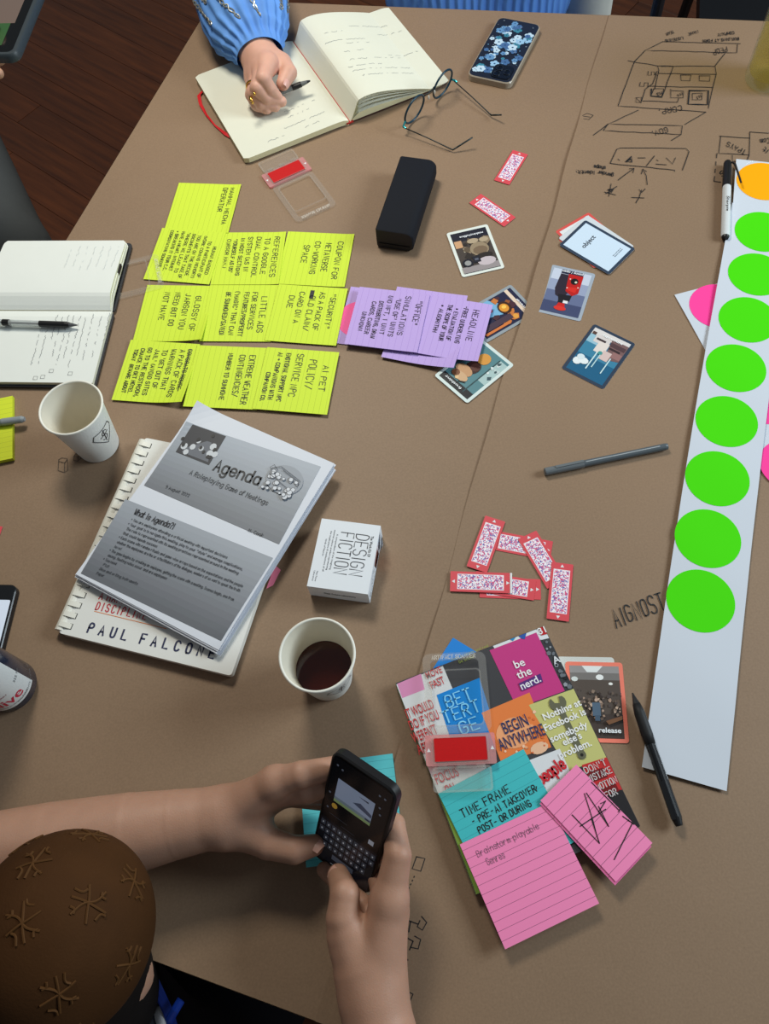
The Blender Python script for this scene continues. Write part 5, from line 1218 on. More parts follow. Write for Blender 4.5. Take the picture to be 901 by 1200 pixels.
# ------------------------------------------------------------------ glass bottle at the far right
c = W(897, 96, 0.0)
o = empty('glass_bottle', frame(Vector((c.x, c.y, TZ + 0.0022)), 0), 'clear glass bottle of pale yellow drink beside the marker drawing', 'bottle')
GL_ = M_clear('bottle_glass', (244, 247, 242), 0.04, 0.03)
g = G(); g.lathe([(0, 0.004), (0.020, 0.004), (0.026, 0.0), (0.0335, 0.003), (0.035, 0.010), (0.035, 0.165), (0.031, 0.185), (0.016, 0.215), (0.0135, 0.225), (0.0135, 0.262)], GL_, 44); g.build('glass_body', o, auto=math.radians(40), weld=True)
g = G(); g.lathe([(0, 0.015), (0.030, 0.016), (0.0325, 0.022), (0.0325, 0.115), (0, 0.115)], M_clear('pale_drink', (244, 236, 176), 0.07, 0.05), 40); g.build('drink', o, auto=math.radians(40), weld=True)
g = G(); g.tube([((0.0145) * math.cos(2 * PI * k / 24), 0.0145 * math.sin(2 * PI * k / 24), 0.258) for k in range(25)], 0.002, GL_, 8, cap=False); g.build('lip', o, smooth=True)
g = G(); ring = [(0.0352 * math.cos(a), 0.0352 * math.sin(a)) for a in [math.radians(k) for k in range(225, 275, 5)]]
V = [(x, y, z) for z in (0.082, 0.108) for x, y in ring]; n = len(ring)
g.add(V, [(i, i + 1, n + i + 1, n + i) for i in range(n - 1)], M((186, 126, 52), 0.4)); g.build('label', o, smooth=True)  # amber reflections in the glass, painted as a curved patch on its wall

# ------------------------------------------------------------------ people: smooth skin surfaces
def _cap(P, a, b, ra, rb):
    a = np.array(a, np.float32); b = np.array(b, np.float32); d = b - a
    t = np.clip(((P - a) @ d) / max(1e-9, float(d @ d)), 0, 1)
    q = P - a - t[..., None] * d
    return np.sqrt((q * q).sum(-1)) - (ra + (rb - ra) * t)
def _smin(a, b, k):
    h = np.clip(0.5 + 0.5 * (b - a) / k, 0, 1)
    return b * (1 - h) + a * h - k * h * (1 - h)
def skin_mesh(base, chains, vox, kb=0.012, kf=0.007, kc=0.0016):
    """base: capsules (a, b, ra, rb) blended together; chains: fingers, each blended onto the base but not onto each other.
    Returns vertices and quads of the zero surface (surface nets)."""
    flat_ = [c for e in base for c in (e if isinstance(e, list) else [e])]
    allc = flat_ + [c for ch in chains for c in ch]
    lo = np.min([np.minimum(np.array(c[0]) - c[2], np.array(c[1]) - c[3]) for c in allc], 0) - 3 * vox
    hi = np.max([np.maximum(np.array(c[0]) + c[2], np.array(c[1]) + c[3]) for c in allc], 0) + 3 * vox
    n = np.ceil((hi - lo) / vox).astype(int) + 1
    ax = [lo[i] + vox * np.arange(n[i]) for i in range(3)]
    P = np.stack(np.meshgrid(*ax, indexing='ij'), -1).astype(np.float32)
    B = None
    for e in base:
        d = None
        for c in (e if isinstance(e, list) else [e]):
            x_ = _cap(P, *c); d = x_ if d is None else np.minimum(d, x_)
        B = d if B is None else _smin(B, d, kb)
    D = B
    for ch in chains:
        f = None
        for c in ch:
            d = _cap(P, *c); f = d if f is None else _smin(f, d, kc)
        D = np.minimum(D, _smin(B, f, kf))
    ins = D < 0
    # one vertex per mixed cell
    c0 = [slice(0, -1), slice(1, None)]
    cnt = np.zeros(tuple(n - 1), np.int32); acc = np.zeros(tuple(n - 1) + (3,), np.float32)
    for axis in range(3):
        for o1 in (0, 1):
            for o2_ in (0, 1):
                sl0 = [None] * 3; sl1 = [None] * 3; others = [k for k in range(3) if k != axis]
                sl0[axis] = c0[0]; sl1[axis] = c0[1]
                sl0[others[0]] = sl1[others[0]] = c0[o1]; sl0[others[1]] = sl1[others[1]] = c0[o2_]
                v0 = D[tuple(sl0)]; v1 = D[tuple(sl1)]; m = (v0 < 0) != (v1 < 0)
                t = np.where(m, v0 / np.where(m, v0 - v1, 1), 0)
                off = np.zeros(3, np.float32); off[others[0]] = o1; off[others[1]] = o2_
                for k in range(3): acc[..., k] += np.where(m, t if k == axis else off[k], 0)
                cnt += m
    mixed = cnt > 0
    idx = -np.ones(tuple(n - 1), np.int64); idx[mixed] = np.arange(int(mixed.sum()))
    ijk = np.argwhere(mixed)
    verts = lo + vox * (ijk + acc[mixed] / cnt[mixed][:, None])
    quads = []
    for axis in range(3):
        others = [k for k in range(3) if k != axis]
        a = [slice(1, -1)] * 3; b = [slice(1, -1)] * 3; a[axis] = slice(0, -1); b[axis] = slice(1, None)
        s0 = ins[tuple(a)]; s1 = ins[tuple(b)]
        e = np.argwhere(s0 != s1)
        if not len(e): continue
        e = e + np.array([0 if k == axis else 1 for k in range(3)])
        flip = ins[tuple(e.T)]
        q = []
        for d1, d2 in ((-1, -1), (0, -1), (0, 0), (-1, 0)):
            w_ = e.copy(); w_[:, others[0]] += d1; w_[:, others[1]] += d2; q.append(idx[tuple(w_.T)])
        q = np.stack(q, 1)
        if axis == 1: flip = ~flip
        q[~flip] = q[~flip][:, ::-1]
        quads.append(q)
    quads = np.concatenate(quads)
    return verts, quads
def M_skin(col):
    key = ('skin', col)
    if key in _m: return _m[key]
    m = M(col, 0.5, noise=0.10, nscale=60, bump=0.12, bscale=700, spec=0.35, sss=0.12).copy(); m.name = 'skin'
    _m[key] = m
    return m
def pt(px, py, z): return tuple(W(px, py, z))
def chain(pts, rad): return [(pts[i], pts[i + 1], rad[i], rad[i + 1]) for i in range(len(pts) - 1)]
def nail(g, p, d, up_, w, l, m):
    """fingernail plate at p, along d, facing up_"""
    d = Vector(d).normalized(); u_ = Vector(up_); u_ = (u_ - d * u_.dot(d)).normalized(); s = d.cross(u_)
    V = []; N = 6
    for j in range(N + 1):
        for i in range(N + 1):
            a = (i / N - 0.5) * 2; b = (j / N - 0.5) * 2
            rr_ = (1 - 0.25 * max(0, abs(b) - 0.3))
            V.append(Vector(p) + s * (a * w / 2 * rr_) + d * (b * l / 2) + u_ * (0.0012 - 0.0016 * a * a - 0.0004 * b * b))
    g.add(V, [(j * (N + 1) + i, j * (N + 1) + i + 1, (j + 1) * (N + 1) + i + 1, (j + 1) * (N + 1) + i) for j in range(N) for i in range(N)], m)

# held phone: pose measured from its outline
PR = Matrix(((0.7382, 0.3102, -0.599, 0), (-0.6611, 0.5092, -0.5511, 0), (0.134, 0.8028, 0.581, 0), (0, 0, 0, 1)))
PMX = Matrix.Translation((-0.079 * 0.97, 0.0845 * 0.97, TZ + CAMH - (CAMH - 0.0527) * 0.97)) @ PR
def ph(x, y, z): return tuple(PMX @ Vector((x, y, z)))
pw, plen = 0.0713, 0.1475
o = empty('smartphone', PMX, 'black smartphone showing a picture and keyboard, held in two hands', 'phone')
g = G(); g.prism(rrect(pw + 0.003, plen + 0.003, 0.0115, 6), -0.0100, -0.0002, M((14, 15, 18), 0.45), bev=0.0016); g.build('body', o, auto=math.radians(40))
g = G(); g.add([(a, b, -0.0001) for a, b in rrect(pw - 0.003, plen - 0.003, 0.009, 6)], [tuple(range(28))], M((10, 11, 14), 0.12)); sc_ = g.build('screen', o)
g = G(); polys = [((18, 20, 24), rect(-0.0335, -0.071, 0.0335, 0.071)), ((150, 164, 190), rect(-0.0245, 0.018, 0.0185, 0.047)), ((120, 136, 150), rect(-0.0245, 0.018, 0.0185, 0.023)), ((136, 160, 110), rect(-0.0245, 0.016, 0.0185, 0.0195)), ((70, 80, 104), [(-0.004, 0.030), (0.018, 0.026), (0.018, 0.030), (0.004, 0.035)]), ((60, 70, 96), [(0.000, 0.042), (0.012, 0.041), (0.012, 0.043)]),
                  ((60, 70, 96), rect(0.012, 0.020, 0.018, 0.022)), ((190, 150, 60), disc(-0.022, 0.010, 0.0034, n=12)), ((34, 36, 44), rect(-0.034, -0.068, 0.034, -0.012)), ((60, 64, 74), rect(-0.026, -0.003, -0.004, -0.0022)), ((170, 176, 190), rect(0.0215, -0.006, 0.0275, 0.000)), ((60, 62, 74), rect(-0.010, -0.0098, 0.006, -0.0090))]
for r_ in range(4):
    for k in range(10 if r_ < 2 else 8): x = -0.0300 + (k + (0 if r_ < 2 else 1)) * 0.00667; y = -0.0190 - r_ * 0.0092; polys.append(((78, 84, 98), rect(x - 0.0027, y - 0.0034, x + 0.0027, y + 0.0034)))
for r_ in range(4):
    for k in range(10 if r_ < 2 else 8): x = -0.0300 + (k + (0 if r_ < 2 else 1)) * 0.00667; y = -0.0190 - r_ * 0.0092; polys.append(((190, 196, 206), rect(x - 0.0007, y - 0.0010, x + 0.0007, y + 0.0010)))
polys += [((82, 88, 102), rect(-0.012, -0.0600, 0.014, -0.0535)), ((150, 150, 156), rect(-0.012, -0.0672, 0.012, -0.0662))]
for i, (x, y) in enumerate(((-0.028, 0.062), (-0.022, 0.060), (0.024, 0.046), (0.026, 0.038), (0.021, 0.060), (0.027, 0.060), (-0.030, 0.024), (-0.029, 0.004))): polys.append(((96, 102, 116), disc(x, y, 0.0013, n=8)))
for i, (c, pts) in enumerate(polys): g.add([(p[0], p[1], 0.00002 + 0.000004 * i) for p in pts], [tuple(range(len(pts)))], M(c, 0.15, emit=0.22 if max(c) > 100 else 0.10))
g.build('display_patches', sc_)

SKIN_A = M_skin((176, 134, 112)); NAILM = M((216, 168, 152), 0.3)
# ---- person in the cap
HC = W(72, 1095, 0.115)                       # cap centre
FD = Vector((0.41, 0.91, 0))                   # facing over the table
proot = empty('person', frame(Vector((HC.x - 0.06, HC.y - 0.2, 0)), 0), 'person in a brown embossed cap typing on a phone held in both hands', 'person')
pin = proot.matrix_basis.inverted()
def LV(vs_): return [tuple(pin @ Vector(v)) for v in vs_]
# left arm and hand
el = tuple(W(-95, 1022, 0.046)); wr = pt(258, 957, 0.056)
base = [chain([el, pt(60, 993, 0.048), pt(150, 977, 0.050), pt(205, 966, 0.053), wr], [0.046, 0.0435, 0.0395, 0.0335, 0.0290])]
imc, mmc, rmc, pmc = pt(322, 917, 0.088), pt(324, 927, 0.068), pt(318, 934, 0.050), pt(312, 940, 0.036)
base += [(wr, imc, 0.024, 0.0145), (wr, mmc, 0.022, 0.0140), (wr, rmc, 0.022, 0.0130), (wr, pmc, 0.020, 0.0120), (pt(272, 968, 0.052), pt(300, 972, 0.050), 0.022, 0.018), (imc, rmc, 0.012, 0.011)]
tmc = pt(314, 988, 0.048)
ch = [chain([imc, pt(353, 908, 0.100), ph(-0.038, 0.036, -0.020), ph(-0.010, 0.032, -0.0195)], [0.0150, 0.0130, 0.0105, 0.0085]),
      chain([mmc, pt(360, 926, 0.084), ph(-0.036, 0.014, -0.0215), ph(-0.006, 0.010, -0.0200)], [0.0145, 0.0128, 0.0105, 0.0085]),
      chain([rmc, pt(350, 930, 0.048), ph(-0.030, -0.006, -0.028), ph(-0.006, -0.010, -0.0200)], [0.0125, 0.0110, 0.0095, 0.0080]),
      chain([pmc, pt(340, 934, 0.032), ph(-0.028, -0.022, -0.032), ph(-0.010, -0.030, -0.0200)], [0.0115, 0.0100, 0.0085, 0.0075]),
      chain([pt(285, 972, 0.050), tmc, pt(345, 996, 0.048), ph(-0.0305, -0.047, 0.0095)], [0.019, 0.0155, 0.0135, 0.0108])]
v1, q1 = skin_mesh(base, ch, 0.0017)
# right arm and hand
er = tuple(Vector((-0.045, -0.31, TZ + 0.0))); wr2 = pt(437, 1165, 0.045)
imc, mmc, rmc, pmc = pt(456, 1055, 0.072), pt(458, 1068, 0.052), pt(452, 1080, 0.036), pt(440, 1092, 0.026)
base = [chain([er, pt(452, 1245, 0.042), wr2], [0.044, 0.035, 0.0305])]
base += [(wr2, imc, 0.027, 0.0165), (wr2, mmc, 0.026, 0.0155), (wr2, rmc, 0.025, 0.0140), (wr2, pmc, 0.023, 0.0130), (pt(420, 1130, 0.052), pt(408, 1098, 0.058), 0.024, 0.019), (imc, rmc, 0.014, 0.012)]
ch = [chain([imc, pt(466, 1002, 0.086), ph(0.034, 0.012, -0.021), ph(0.010, 0.014, -0.0195)], [0.0160, 0.0128, 0.0105, 0.0088]),
      chain([mmc, pt(463, 1022, 0.062), ph(0.028, -0.014, -0.023), ph(0.002, -0.012, -0.0200)], [0.0150, 0.0122, 0.0102, 0.0086]),
      chain([rmc, pt(448, 1046, 0.040), ph(0.016, -0.042, -0.025), ph(-0.010, -0.038, -0.0205)], [0.0138, 0.0116, 0.0096, 0.0082]),
      chain([pmc, pt(424, 1060, 0.028), pt(402, 1040, 0.018), pt(380, 1019, 0.018)], [0.0125, 0.0105, 0.0092, 0.0080]),
      chain([pt(412, 1105, 0.056), pt(402, 1076, 0.066), pt(404, 1048, 0.070), ph(0.004, -0.0600, 0.0100)], [0.0195, 0.0158, 0.0138, 0.0105])]
v2, q2 = skin_mesh(base, ch, 0.0017)
# upper body, neck and head (coarse, mostly under the clothes)
ls, rs = HC + Vector((-0.20, -0.13, -0.20)), HC + Vector((0.10, -0.28, -0.20)); nk = HC + Vector((-0.07, -0.13, -0.16)); hip = Vector((HC.x - 0.11, HC.y - 0.30, 0.47))
hc = HC - Vector((0.012, 0.024, 0.045))
fwd = FD
base = [(tuple(hc), tuple(hc + fwd * 0.0 - Vector((0, 0, 0.08))), 0.066, 0.046), (tuple(hc - Vector((0.01, 0.03, 0.03))), tuple(nk), 0.055, 0.055), (tuple(nk), tuple(hip), 0.10, 0.13), (tuple(ls), tuple(rs), 0.06, 0.06),
        (tuple(ls), el, 0.052, 0.046), (tuple(rs), er, 0.052, 0.046), (tuple(hc + fwd * 0.058 - Vector((0, 0, 0.035))), tuple(hc + fwd * 0.064 - Vector((0, 0, 0.055))), 0.008, 0.011)]
sd_ = Vector((0.91, -0.41, 0))
for s in (-1, 1): base.append((tuple(hc + sd_ * s * 0.050 - Vector((0, 0, 0.03))), tuple(hc + sd_ * s * 0.052 - Vector((0, 0, 0.055))), 0.014, 0.010))
v3, q3 = skin_mesh(base, [], 0.010, kb=0.03)
g = G(); g.add(LV(v1), q1.tolist(), SKIN_A); g.add(LV(v2), q2.tolist(), SKIN_A); g.add(LV(v3), q3.tolist(), SKIN_A); body = g.build('body', proot, smooth=True)
g = G(); a = Vector(ph(-0.0305, -0.047, 0.0095)); n_ = (CAMP - a).normalized() + Vector((0.35, 0, 0)); n_.normalize(); nail(g, pin @ (a + n_ * 0.0100), PMX.to_3x3() @ Vector((1, -0.05, 0.1)), n_, 0.0125, 0.0135, NAILM); g.build('fingernail', proot, smooth=True)
g = G(); a = Vector(ph(0.004, -0.0600, 0.0100)); n_ = (PMX.to_3x3() @ Vector((-0.1, 0.75, 0.7))).normalized(); nail(g, pin @ (a + n_ * 0.0102), PMX.to_3x3() @ Vector((0.0, 0.8, -0.6)), n_, 0.0125, 0.0135, NAILM); g.build('fingernail', proot, smooth=True)
# shirt, cap, lanyard
SHIRT = M((26, 30, 40), 0.85, noise=0.15, nscale=200)
base = [(tuple(nk - Vector((0, 0, 0.06))), tuple(hip), 0.125, 0.155), (tuple(nk - Vector((-0.1, 0.05, 0.12))), tuple(hip + Vector((0.10, 0.08, 0.0))), 0.09, 0.12), (tuple(ls), tuple(rs), 0.078, 0.078), (tuple(ls), tuple(Vector(ls).lerp(Vector(el), 0.62)), 0.072, 0.066), (tuple(rs), tuple(Vector(rs).lerp(Vector(er), 0.62)), 0.072, 0.066),
        (tuple(hip - Vector((0, 0, 0.04))), tuple(hip + fwd * 0.42 + Vector((0.12, 0.0, 0.0))), 0.11, 0.085), (tuple(hip - Vector((0.05, -0.05, 0.04))), tuple(hip + fwd * 0.42 + Vector((-0.12, 0.0, 0.0))), 0.11, 0.085)]
v, q = skin_mesh(base, [], 0.011, kb=0.04)
G().add(LV(v), q.tolist(), SHIRT).build('dark_clothes', proot, smooth=True)
CAPM = M((66, 40, 18), 0.8, noise=0.2, nscale=30, bump=0.15, bscale=400, spec=0.12)
cm = pin @ (Matrix.Translation(HC - Vector((0, 0, 0.0))) @ Matrix.Rotation(math.atan2(FD.y, FD.x), 4, 'Z'))
RXc, RYc, RZc = 0.088, 0.0805, 0.085
def capf(th, ph_):
    """th from crown 0..1 (rim), ph_ around"""
    t = th * PI * 0.56; r = math.sin(t) ** 0.85 if t < PI / 2 else math.sin(t)
    return Vector((RXc * r * math.cos(ph_), RYc * r * math.sin(ph_), RZc * math.cos(t) * (0.9 + 0.1 * math.cos(t))))
g = G(); g.grid(lambda u, v: capf(max(0.001, v), -2 * PI * u), 64, 26, CAPM, flip=False);
cap_ = g.build('cap', proot, matrix=cm, smooth=True)
g = G(); MOT = M((82, 52, 22), 0.7, spec=0.2)
def onc(p, q_): return capf(p, q_) * 1.010
def motif(th, ph_, rot, sc=1.0):
    pl = [[(-1, -0.4), (-0.3, 0.1), (0.4, 0.0), (1, 0.5)], [(-0.9, 0.5), (-0.2, 0.15), (0.3, -0.2), (0.9, -0.6)], [(0.1, 1.0), (0.05, 0.3), (-0.1, -0.3), (-0.2, -1.0)], [(-0.7, 0.9), (-0.3, 0.6), (0.0, 0.75)], [(0.3, -0.9), (0.6, -0.6), (0.9, -0.75)], [(-1.0, 0.0), (-0.75, -0.15), (-0.85, -0.4)], [(0.95, 0.1), (0.7, 0.25), (0.8, 0.5)]]
    c0 = capf(th, ph_); n_ = Vector((c0.x / RXc ** 2, c0.y / RYc ** 2, c0.z / RZc ** 2)).normalized(); tx = n_.orthogonal().normalized(); ty = n_.cross(tx)
    cr_, sr_ = math.cos(rot), math.sin(rot)
    for p in pl:
        pts = []
        for x, y in chaikin(p, 2):
            x, y = (x * cr_ - y * sr_) * 0.015 * sc, (x * sr_ + y * cr_) * 0.015 * sc
            q_ = c0 + tx * x + ty * y
            d = math.sqrt((q_.x / RXc) ** 2 + (q_.y / RYc) ** 2 + (q_.z / RZc) ** 2); d0 = math.sqrt((c0.x / RXc) ** 2 + (c0.y / RYc) ** 2 + (c0.z / RZc) ** 2)
            pts.append(q_ * (d0 / d) * 1.004)
        g.tube(pts, 0.0011, MOT, 6)
motif(0.05, 0, 0.3)
for k in range(5): motif(0.36, k * 2 * PI / 5 + 0.4, k * 1.1)
for k in range(8): motif(0.70, k * 2 * PI / 8, k * 0.9 + 0.4)
g.build('embossed_motif', cap_)['kind'] = 'stuff'
BLUE = M((22, 54, 150), 0.5)
v, q = skin_mesh([(tuple(hc + Vector((0, 0, 0.0))), tuple(hc - Vector((0.015, 0.03, 0.09))), 0.0715, 0.066), (tuple(hc - Vector((0.012, 0.025, 0.09))), tuple(nk - Vector((0.01, 0, 0.02))), 0.064, 0.066)], [], 0.009); G().add(LV(v), q.tolist(), M((20, 15, 13), 0.8, noise=0.3, nscale=80, spec=0.15)).build('hair', proot, smooth=True)
g = G()
sp = [pin @ Vector(W(*p)) for p in ((176, 1140, -0.02), (186, 1162, -0.03), (197, 1186, -0.045), (206, 1215, -0.06))]
g.tube(sp, 0.0052, BLUE, 8, flat=0.18, up=Vector((0, 0, 1))); ly = g.build('lanyard', proot); ly['label'] = 'blue lanyard strap'
g = G(); g.tube([pin @ Vector(W(*p)) for p in ((198, 1196, -0.035), (205, 1184, -0.03), (212, 1172, -0.028))], 0.0044, M((24, 62, 166), 0.35), 8, flat=0.4); g.build('buckle', ly)
g = G(); c = pin @ Vector(W(186, 1200, -0.05)); g.ball(c, 0.011, M((206, 208, 214), 0.4), 14, 8, (0.7, 1.5, 0.35)); g.build('badge', ly, smooth=True)

# ---- person writing at the far side of the table
SKIN_B = M_skin((214, 164, 144))
TC = W(556, -52, -0.05)                        # torso centre
wroot = empty('person', frame(Vector((TC.x, TC.y + 0.05, 0)), 0), 'person in an embroidered blue dress writing in the cream notebook', 'person')
win = wroot.matrix_basis.inverted()
def LW(vs_): return [tuple(win @ Vector(v)) for v in vs_]
def hp(u, v, z): return pt(250 + u / 7.508, 30 + v / 7.508, z)
bz = 0.0135
elb = tuple(W(268, -70, 0.075)); wr = hp(372, 215, 0.046)
base = [chain([elb, hp(330, 20, 0.052), wr], [0.026, 0.026, 0.0275])]
imc, mmc, rmc, pmc = hp(480, 340, 0.060), hp(430, 390, 0.056), hp(385, 430, 0.046), hp(355, 455, 0.036)
base += [(wr, imc, 0.0250, 0.0150), (wr, mmc, 0.0250, 0.0150), (wr, rmc, 0.0240, 0.0140), (wr, pmc, 0.0225, 0.0130), (hp(450, 270, 0.046), hp(530, 320, 0.046), 0.024, 0.018), (imc, pmc, 0.013, 0.012)]
ch = [chain([imc, hp(440, 465, 0.066), hp(500, 560, 0.050), hp(565, 628, 0.036)], [0.0145, 0.0118, 0.0102, 0.0082]),
      chain([mmc, hp(385, 545, 0.056), hp(470, 640, 0.038), hp(600, 668, 0.028)], [0.0140, 0.0116, 0.0102, 0.0084]),
      chain([rmc, hp(350, 590, 0.044), hp(420, 690, 0.030), hp(545, 712, 0.024)], [0.0130, 0.0110, 0.0098, 0.0082]),
      chain([pmc, hp(335, 610, 0.032), hp(380, 700, 0.024), hp(470, 735, 0.0225)], [0.0120, 0.0102, 0.0092, 0.0080]),
      chain([hp(470, 290, 0.046), hp(600, 330, 0.046), hp(660, 415, 0.047), hp(612, 510, 0.043)], [0.020, 0.0160, 0.0138, 0.0108])]
v1, q1 = skin_mesh(base, ch, 0.0016)
sh = TC + Vector((-0.17, 0.08, 0.36)); sh2 = TC + Vector((0.17, 0.0, 0.36)); nk = TC + Vector((0, 0.05, 0.42)); hd = TC + Vector((-0.03, -0.02, 0.58)); hip = Vector((TC.x, TC.y + 0.05, 0.5))
el2 = TC + Vector((0.24, -0.02, 0.10))
base = [(tuple(hd), tuple(hd + Vector((-0.02, -0.03, -0.08))), 0.078, 0.052), (tuple(hd + Vector((0, 0.03, -0.04))), tuple(nk), 0.05, 0.055), (tuple(nk - Vector((0, 0, 0.1))), tuple(hip), 0.10, 0.13), (tuple(sh), tuple(sh2), 0.05, 0.05), (tuple(sh), elb, 0.035, 0.018), (tuple(sh2), tuple(el2), 0.045, 0.04),
        (tuple(hd + Vector((-0.02, -0.085, -0.02))), tuple(hd + Vector((-0.022, -0.095, -0.045))), 0.009, 0.013)]
for s in (-1, 1): base.append((tuple(hd + Vector((s * 0.077, 0.01, -0.01))), tuple(hd + Vector((s * 0.08, 0.012, -0.04))), 0.013, 0.010))
v3, q3 = skin_mesh(base, [], 0.011, kb=0.03)
g = G(); g.add(LW(v1), q1.tolist(), SKIN_B); g.add(LW(v3), q3.tolist(), SKIN_B); g.build('body', wroot, smooth=True)
g = G(); a = Vector(hp(612, 510, 0.043)); n_ = (CAMP - a).normalized() + Vector((0.8, 0, 0)); n_.normalize(); nail(g, win @ (a + n_ * 0.0104), Vector(hp(612, 510, 0.043)) - Vector(hp(660, 415, 0.047)), n_, 0.0115, 0.0130, M((222, 170, 158), 0.3)); g.build('fingernail', wroot, smooth=True)
g = G(); v, q = skin_mesh([(tuple(hd + Vector((0, 0.02, 0.02))), tuple(hd + Vector((0.0, 0.05, -0.10))), 0.092, 0.085), (tuple(hd + Vector((-0.06, 0.02, -0.02))), tuple(hd + Vector((-0.08, 0.02, -0.14))), 0.045, 0.04), (tuple(hd + Vector((0.06, 0.02, -0.02))), tuple(hd + Vector((0.08, 0.02, -0.14))), 0.045, 0.04)], [], 0.011, kb=0.02)
g.add(LW(v), q.tolist(), M((150, 140, 128), 0.6, noise=0.2, nscale=60)); g.build('hair', wroot, smooth=True)
def M_fabric(col, dark, scale):
    m = bpy.data.materials.new('pleated_fabric'); m.use_nodes = True
    nt = m.node_tree; b = nt.nodes['Principled BSDF']; b.inputs['Roughness'].default_value = 0.75; b.inputs['Base Color'].default_value = lin(col)
    tc = nt.nodes.new('ShaderNodeTexCoord'); wv = nt.nodes.new('ShaderNodeTexWave'); wv.bands_direction = 'X'
    wv.inputs['Scale'].default_value = scale; wv.inputs['Distortion'].default_value = 2.0; wv.inputs['Detail'].default_value = 1
    nt.links.new(tc.outputs['Object'], wv.inputs['Vector'])
    mx = nt.nodes.new('ShaderNodeMix'); mx.data_type = 'RGBA'; mx.inputs[6].default_value = lin(dark); mx.inputs[7].default_value = lin(col)
    nt.links.new(wv.outputs['Fac'], mx.inputs[0]); nt.links.new(mx.outputs[2], b.inputs['Base Color'])
    bp = nt.nodes.new('ShaderNodeBump'); bp.inputs['Strength'].default_value = 0.6; bp.inputs['Distance'].default_value = 0.006
    nt.links.new(wv.outputs['Fac'], bp.inputs['Height']); nt.links.new(bp.outputs[0], b.inputs['Normal'])
    return m
DRESS = M_fabric((92, 144, 216), (80, 128, 204), 20)
base = [(tuple(TC + Vector((-0.06, 0.03, 0.34))), tuple(TC + Vector((-0.05, 0.0, -0.05))), 0.11, 0.125), (tuple(TC + Vector((0.06, 0.0, 0.34))), tuple(TC + Vector((0.07, -0.02, -0.05))), 0.11, 0.125), (tuple(TC + Vector((-0.05, 0, -0.05))), tuple(hip), 0.12, 0.15), (tuple(sh), tuple(sh2), 0.07, 0.07), (tuple(sh2), tuple(el2), 0.075, 0.075),
        (tuple(sh), tuple(W(262, -110, 0.10)), 0.07, 0.075), (tuple(hip), tuple(hip + Vector((-0.16, -0.36, 0.0))), 0.12, 0.10), (tuple(hip), tuple(hip + Vector((0.08, -0.40, 0.0))), 0.12, 0.10)]
v, q = skin_mesh(base, [], 0.010, kb=0.03)
G().add(LW(v), q.tolist(), DRESS).build('dress', wroot, smooth=True)
# puffed sleeve gathered into the cuff
path = [Vector(W(*p)) for p in ((305, 66, 0.046), (302, 57, 0.047), (298, 47, 0.049), (292, 34, 0.052), (285, 14, 0.058), (279, -6, 0.066), (272, -34, 0.078), (264, -80, 0.10))]
rad = [0.0390, 0.0410, 0.053, 0.066, 0.073, 0.076, 0.074, 0.072]
def sleeve_pt(u, a):
    f = u * (len(path) - 1); i = min(len(path) - 2, int(f)); t = f - i
    c = path[i].lerp(path[i + 1], t); r = rad[i] + (rad[i + 1] - rad[i]) * (t * t * (3 - 2 * t))
    d = (path[min(i + 2, len(path) - 1)] - path[max(i - 1, 0)]).normalized(); x = Vector((0, 0, 1)).cross(d).normalized(); y = d.cross(x)
    am = 0.0035 * min(1, u * 5) * max(0.25, 1 - u * 0.9)
    r += am * math.cos(20 * a + 3 * math.sin(3 * u)) + 0.004 * u * math.sin(3 * a + 7 * u)
    p = c + x * (math.cos(a) * r * (1.0 if u < 0.25 else 1.02)) + y * (math.sin(a) * r * 0.86)
    p.z = max(p.z, TZ + 0.0022 + (0.009 if u < 0.12 else 0.0))
    return p
SLV = M_fabric((98, 152, 224), (90, 142, 216), 3)
g = G(); g.grid(lambda u, v: win @ sleeve_pt(v, 2 * PI * u), 160, 46, SLV); sl = g.build('sleeve', wroot, smooth=True)
g = G(); SIL = M((176, 176, 166), 0.3, 0.7)
for a0, u0, u1 in ((0.35, 0.42, 0.95), (1.15, 0.30, 0.95), (1.9, 0.25, 0.95), (2.5, 0.45, 0.98), (2.9, 0.38, 0.9), (0.75, 0.55, 0.95), (3.3, 0.45, 0.9)):
    for ph0 in (0, PI):
        pts = []
        for k in range(60):
            u = u0 + (u1 - u0) * k / 59; a = a0 + 0.045 * math.sin(k * 0.75 + ph0) + 0.25 * math.sin(u * 5 + a0)
            p = sleeve_pt(u, a); i = min(len(path) - 1, int(u * 7)); pts.append(win @ (p + (p - path[i]).normalized() * 0.0012))
        g.tube(pts, 0.0012, SIL, 5)
g.build('embroidery', sl)['kind'] = 'stuff'
# gold ring on the ring finger
a = Vector(hp(362, 545, 0.047)); b = Vector(hp(350, 590, 0.044)); d = (Vector(rmc) - b).normalized(); x = d.orthogonal().normalized(); y = d.cross(x); GOLD = M((222, 176, 84), 0.2, 1.0)
g = G(); g.tube([win @ (a + x * 0.0128 * math.cos(t) + y * 0.0128 * math.sin(t)) for t in [2 * PI * k / 24 for k in range(25)]], 0.0017, GOLD, 8, cap=False)
side_ = Vector(hp(330, 640, 0.052)); g.ball(win @ side_, 0.0042, GOLD, 10, 6, (0.8, 1.6, 0.7)); g.ball(win @ Vector(hp(345, 678, 0.044)), 0.0026, GOLD, 8, 6); g.ball(win @ Vector(hp(360, 600, 0.056)), 0.0026, GOLD, 8, 6); g.build('ring', wroot, smooth=True)['label'] = 'chunky gold ring'
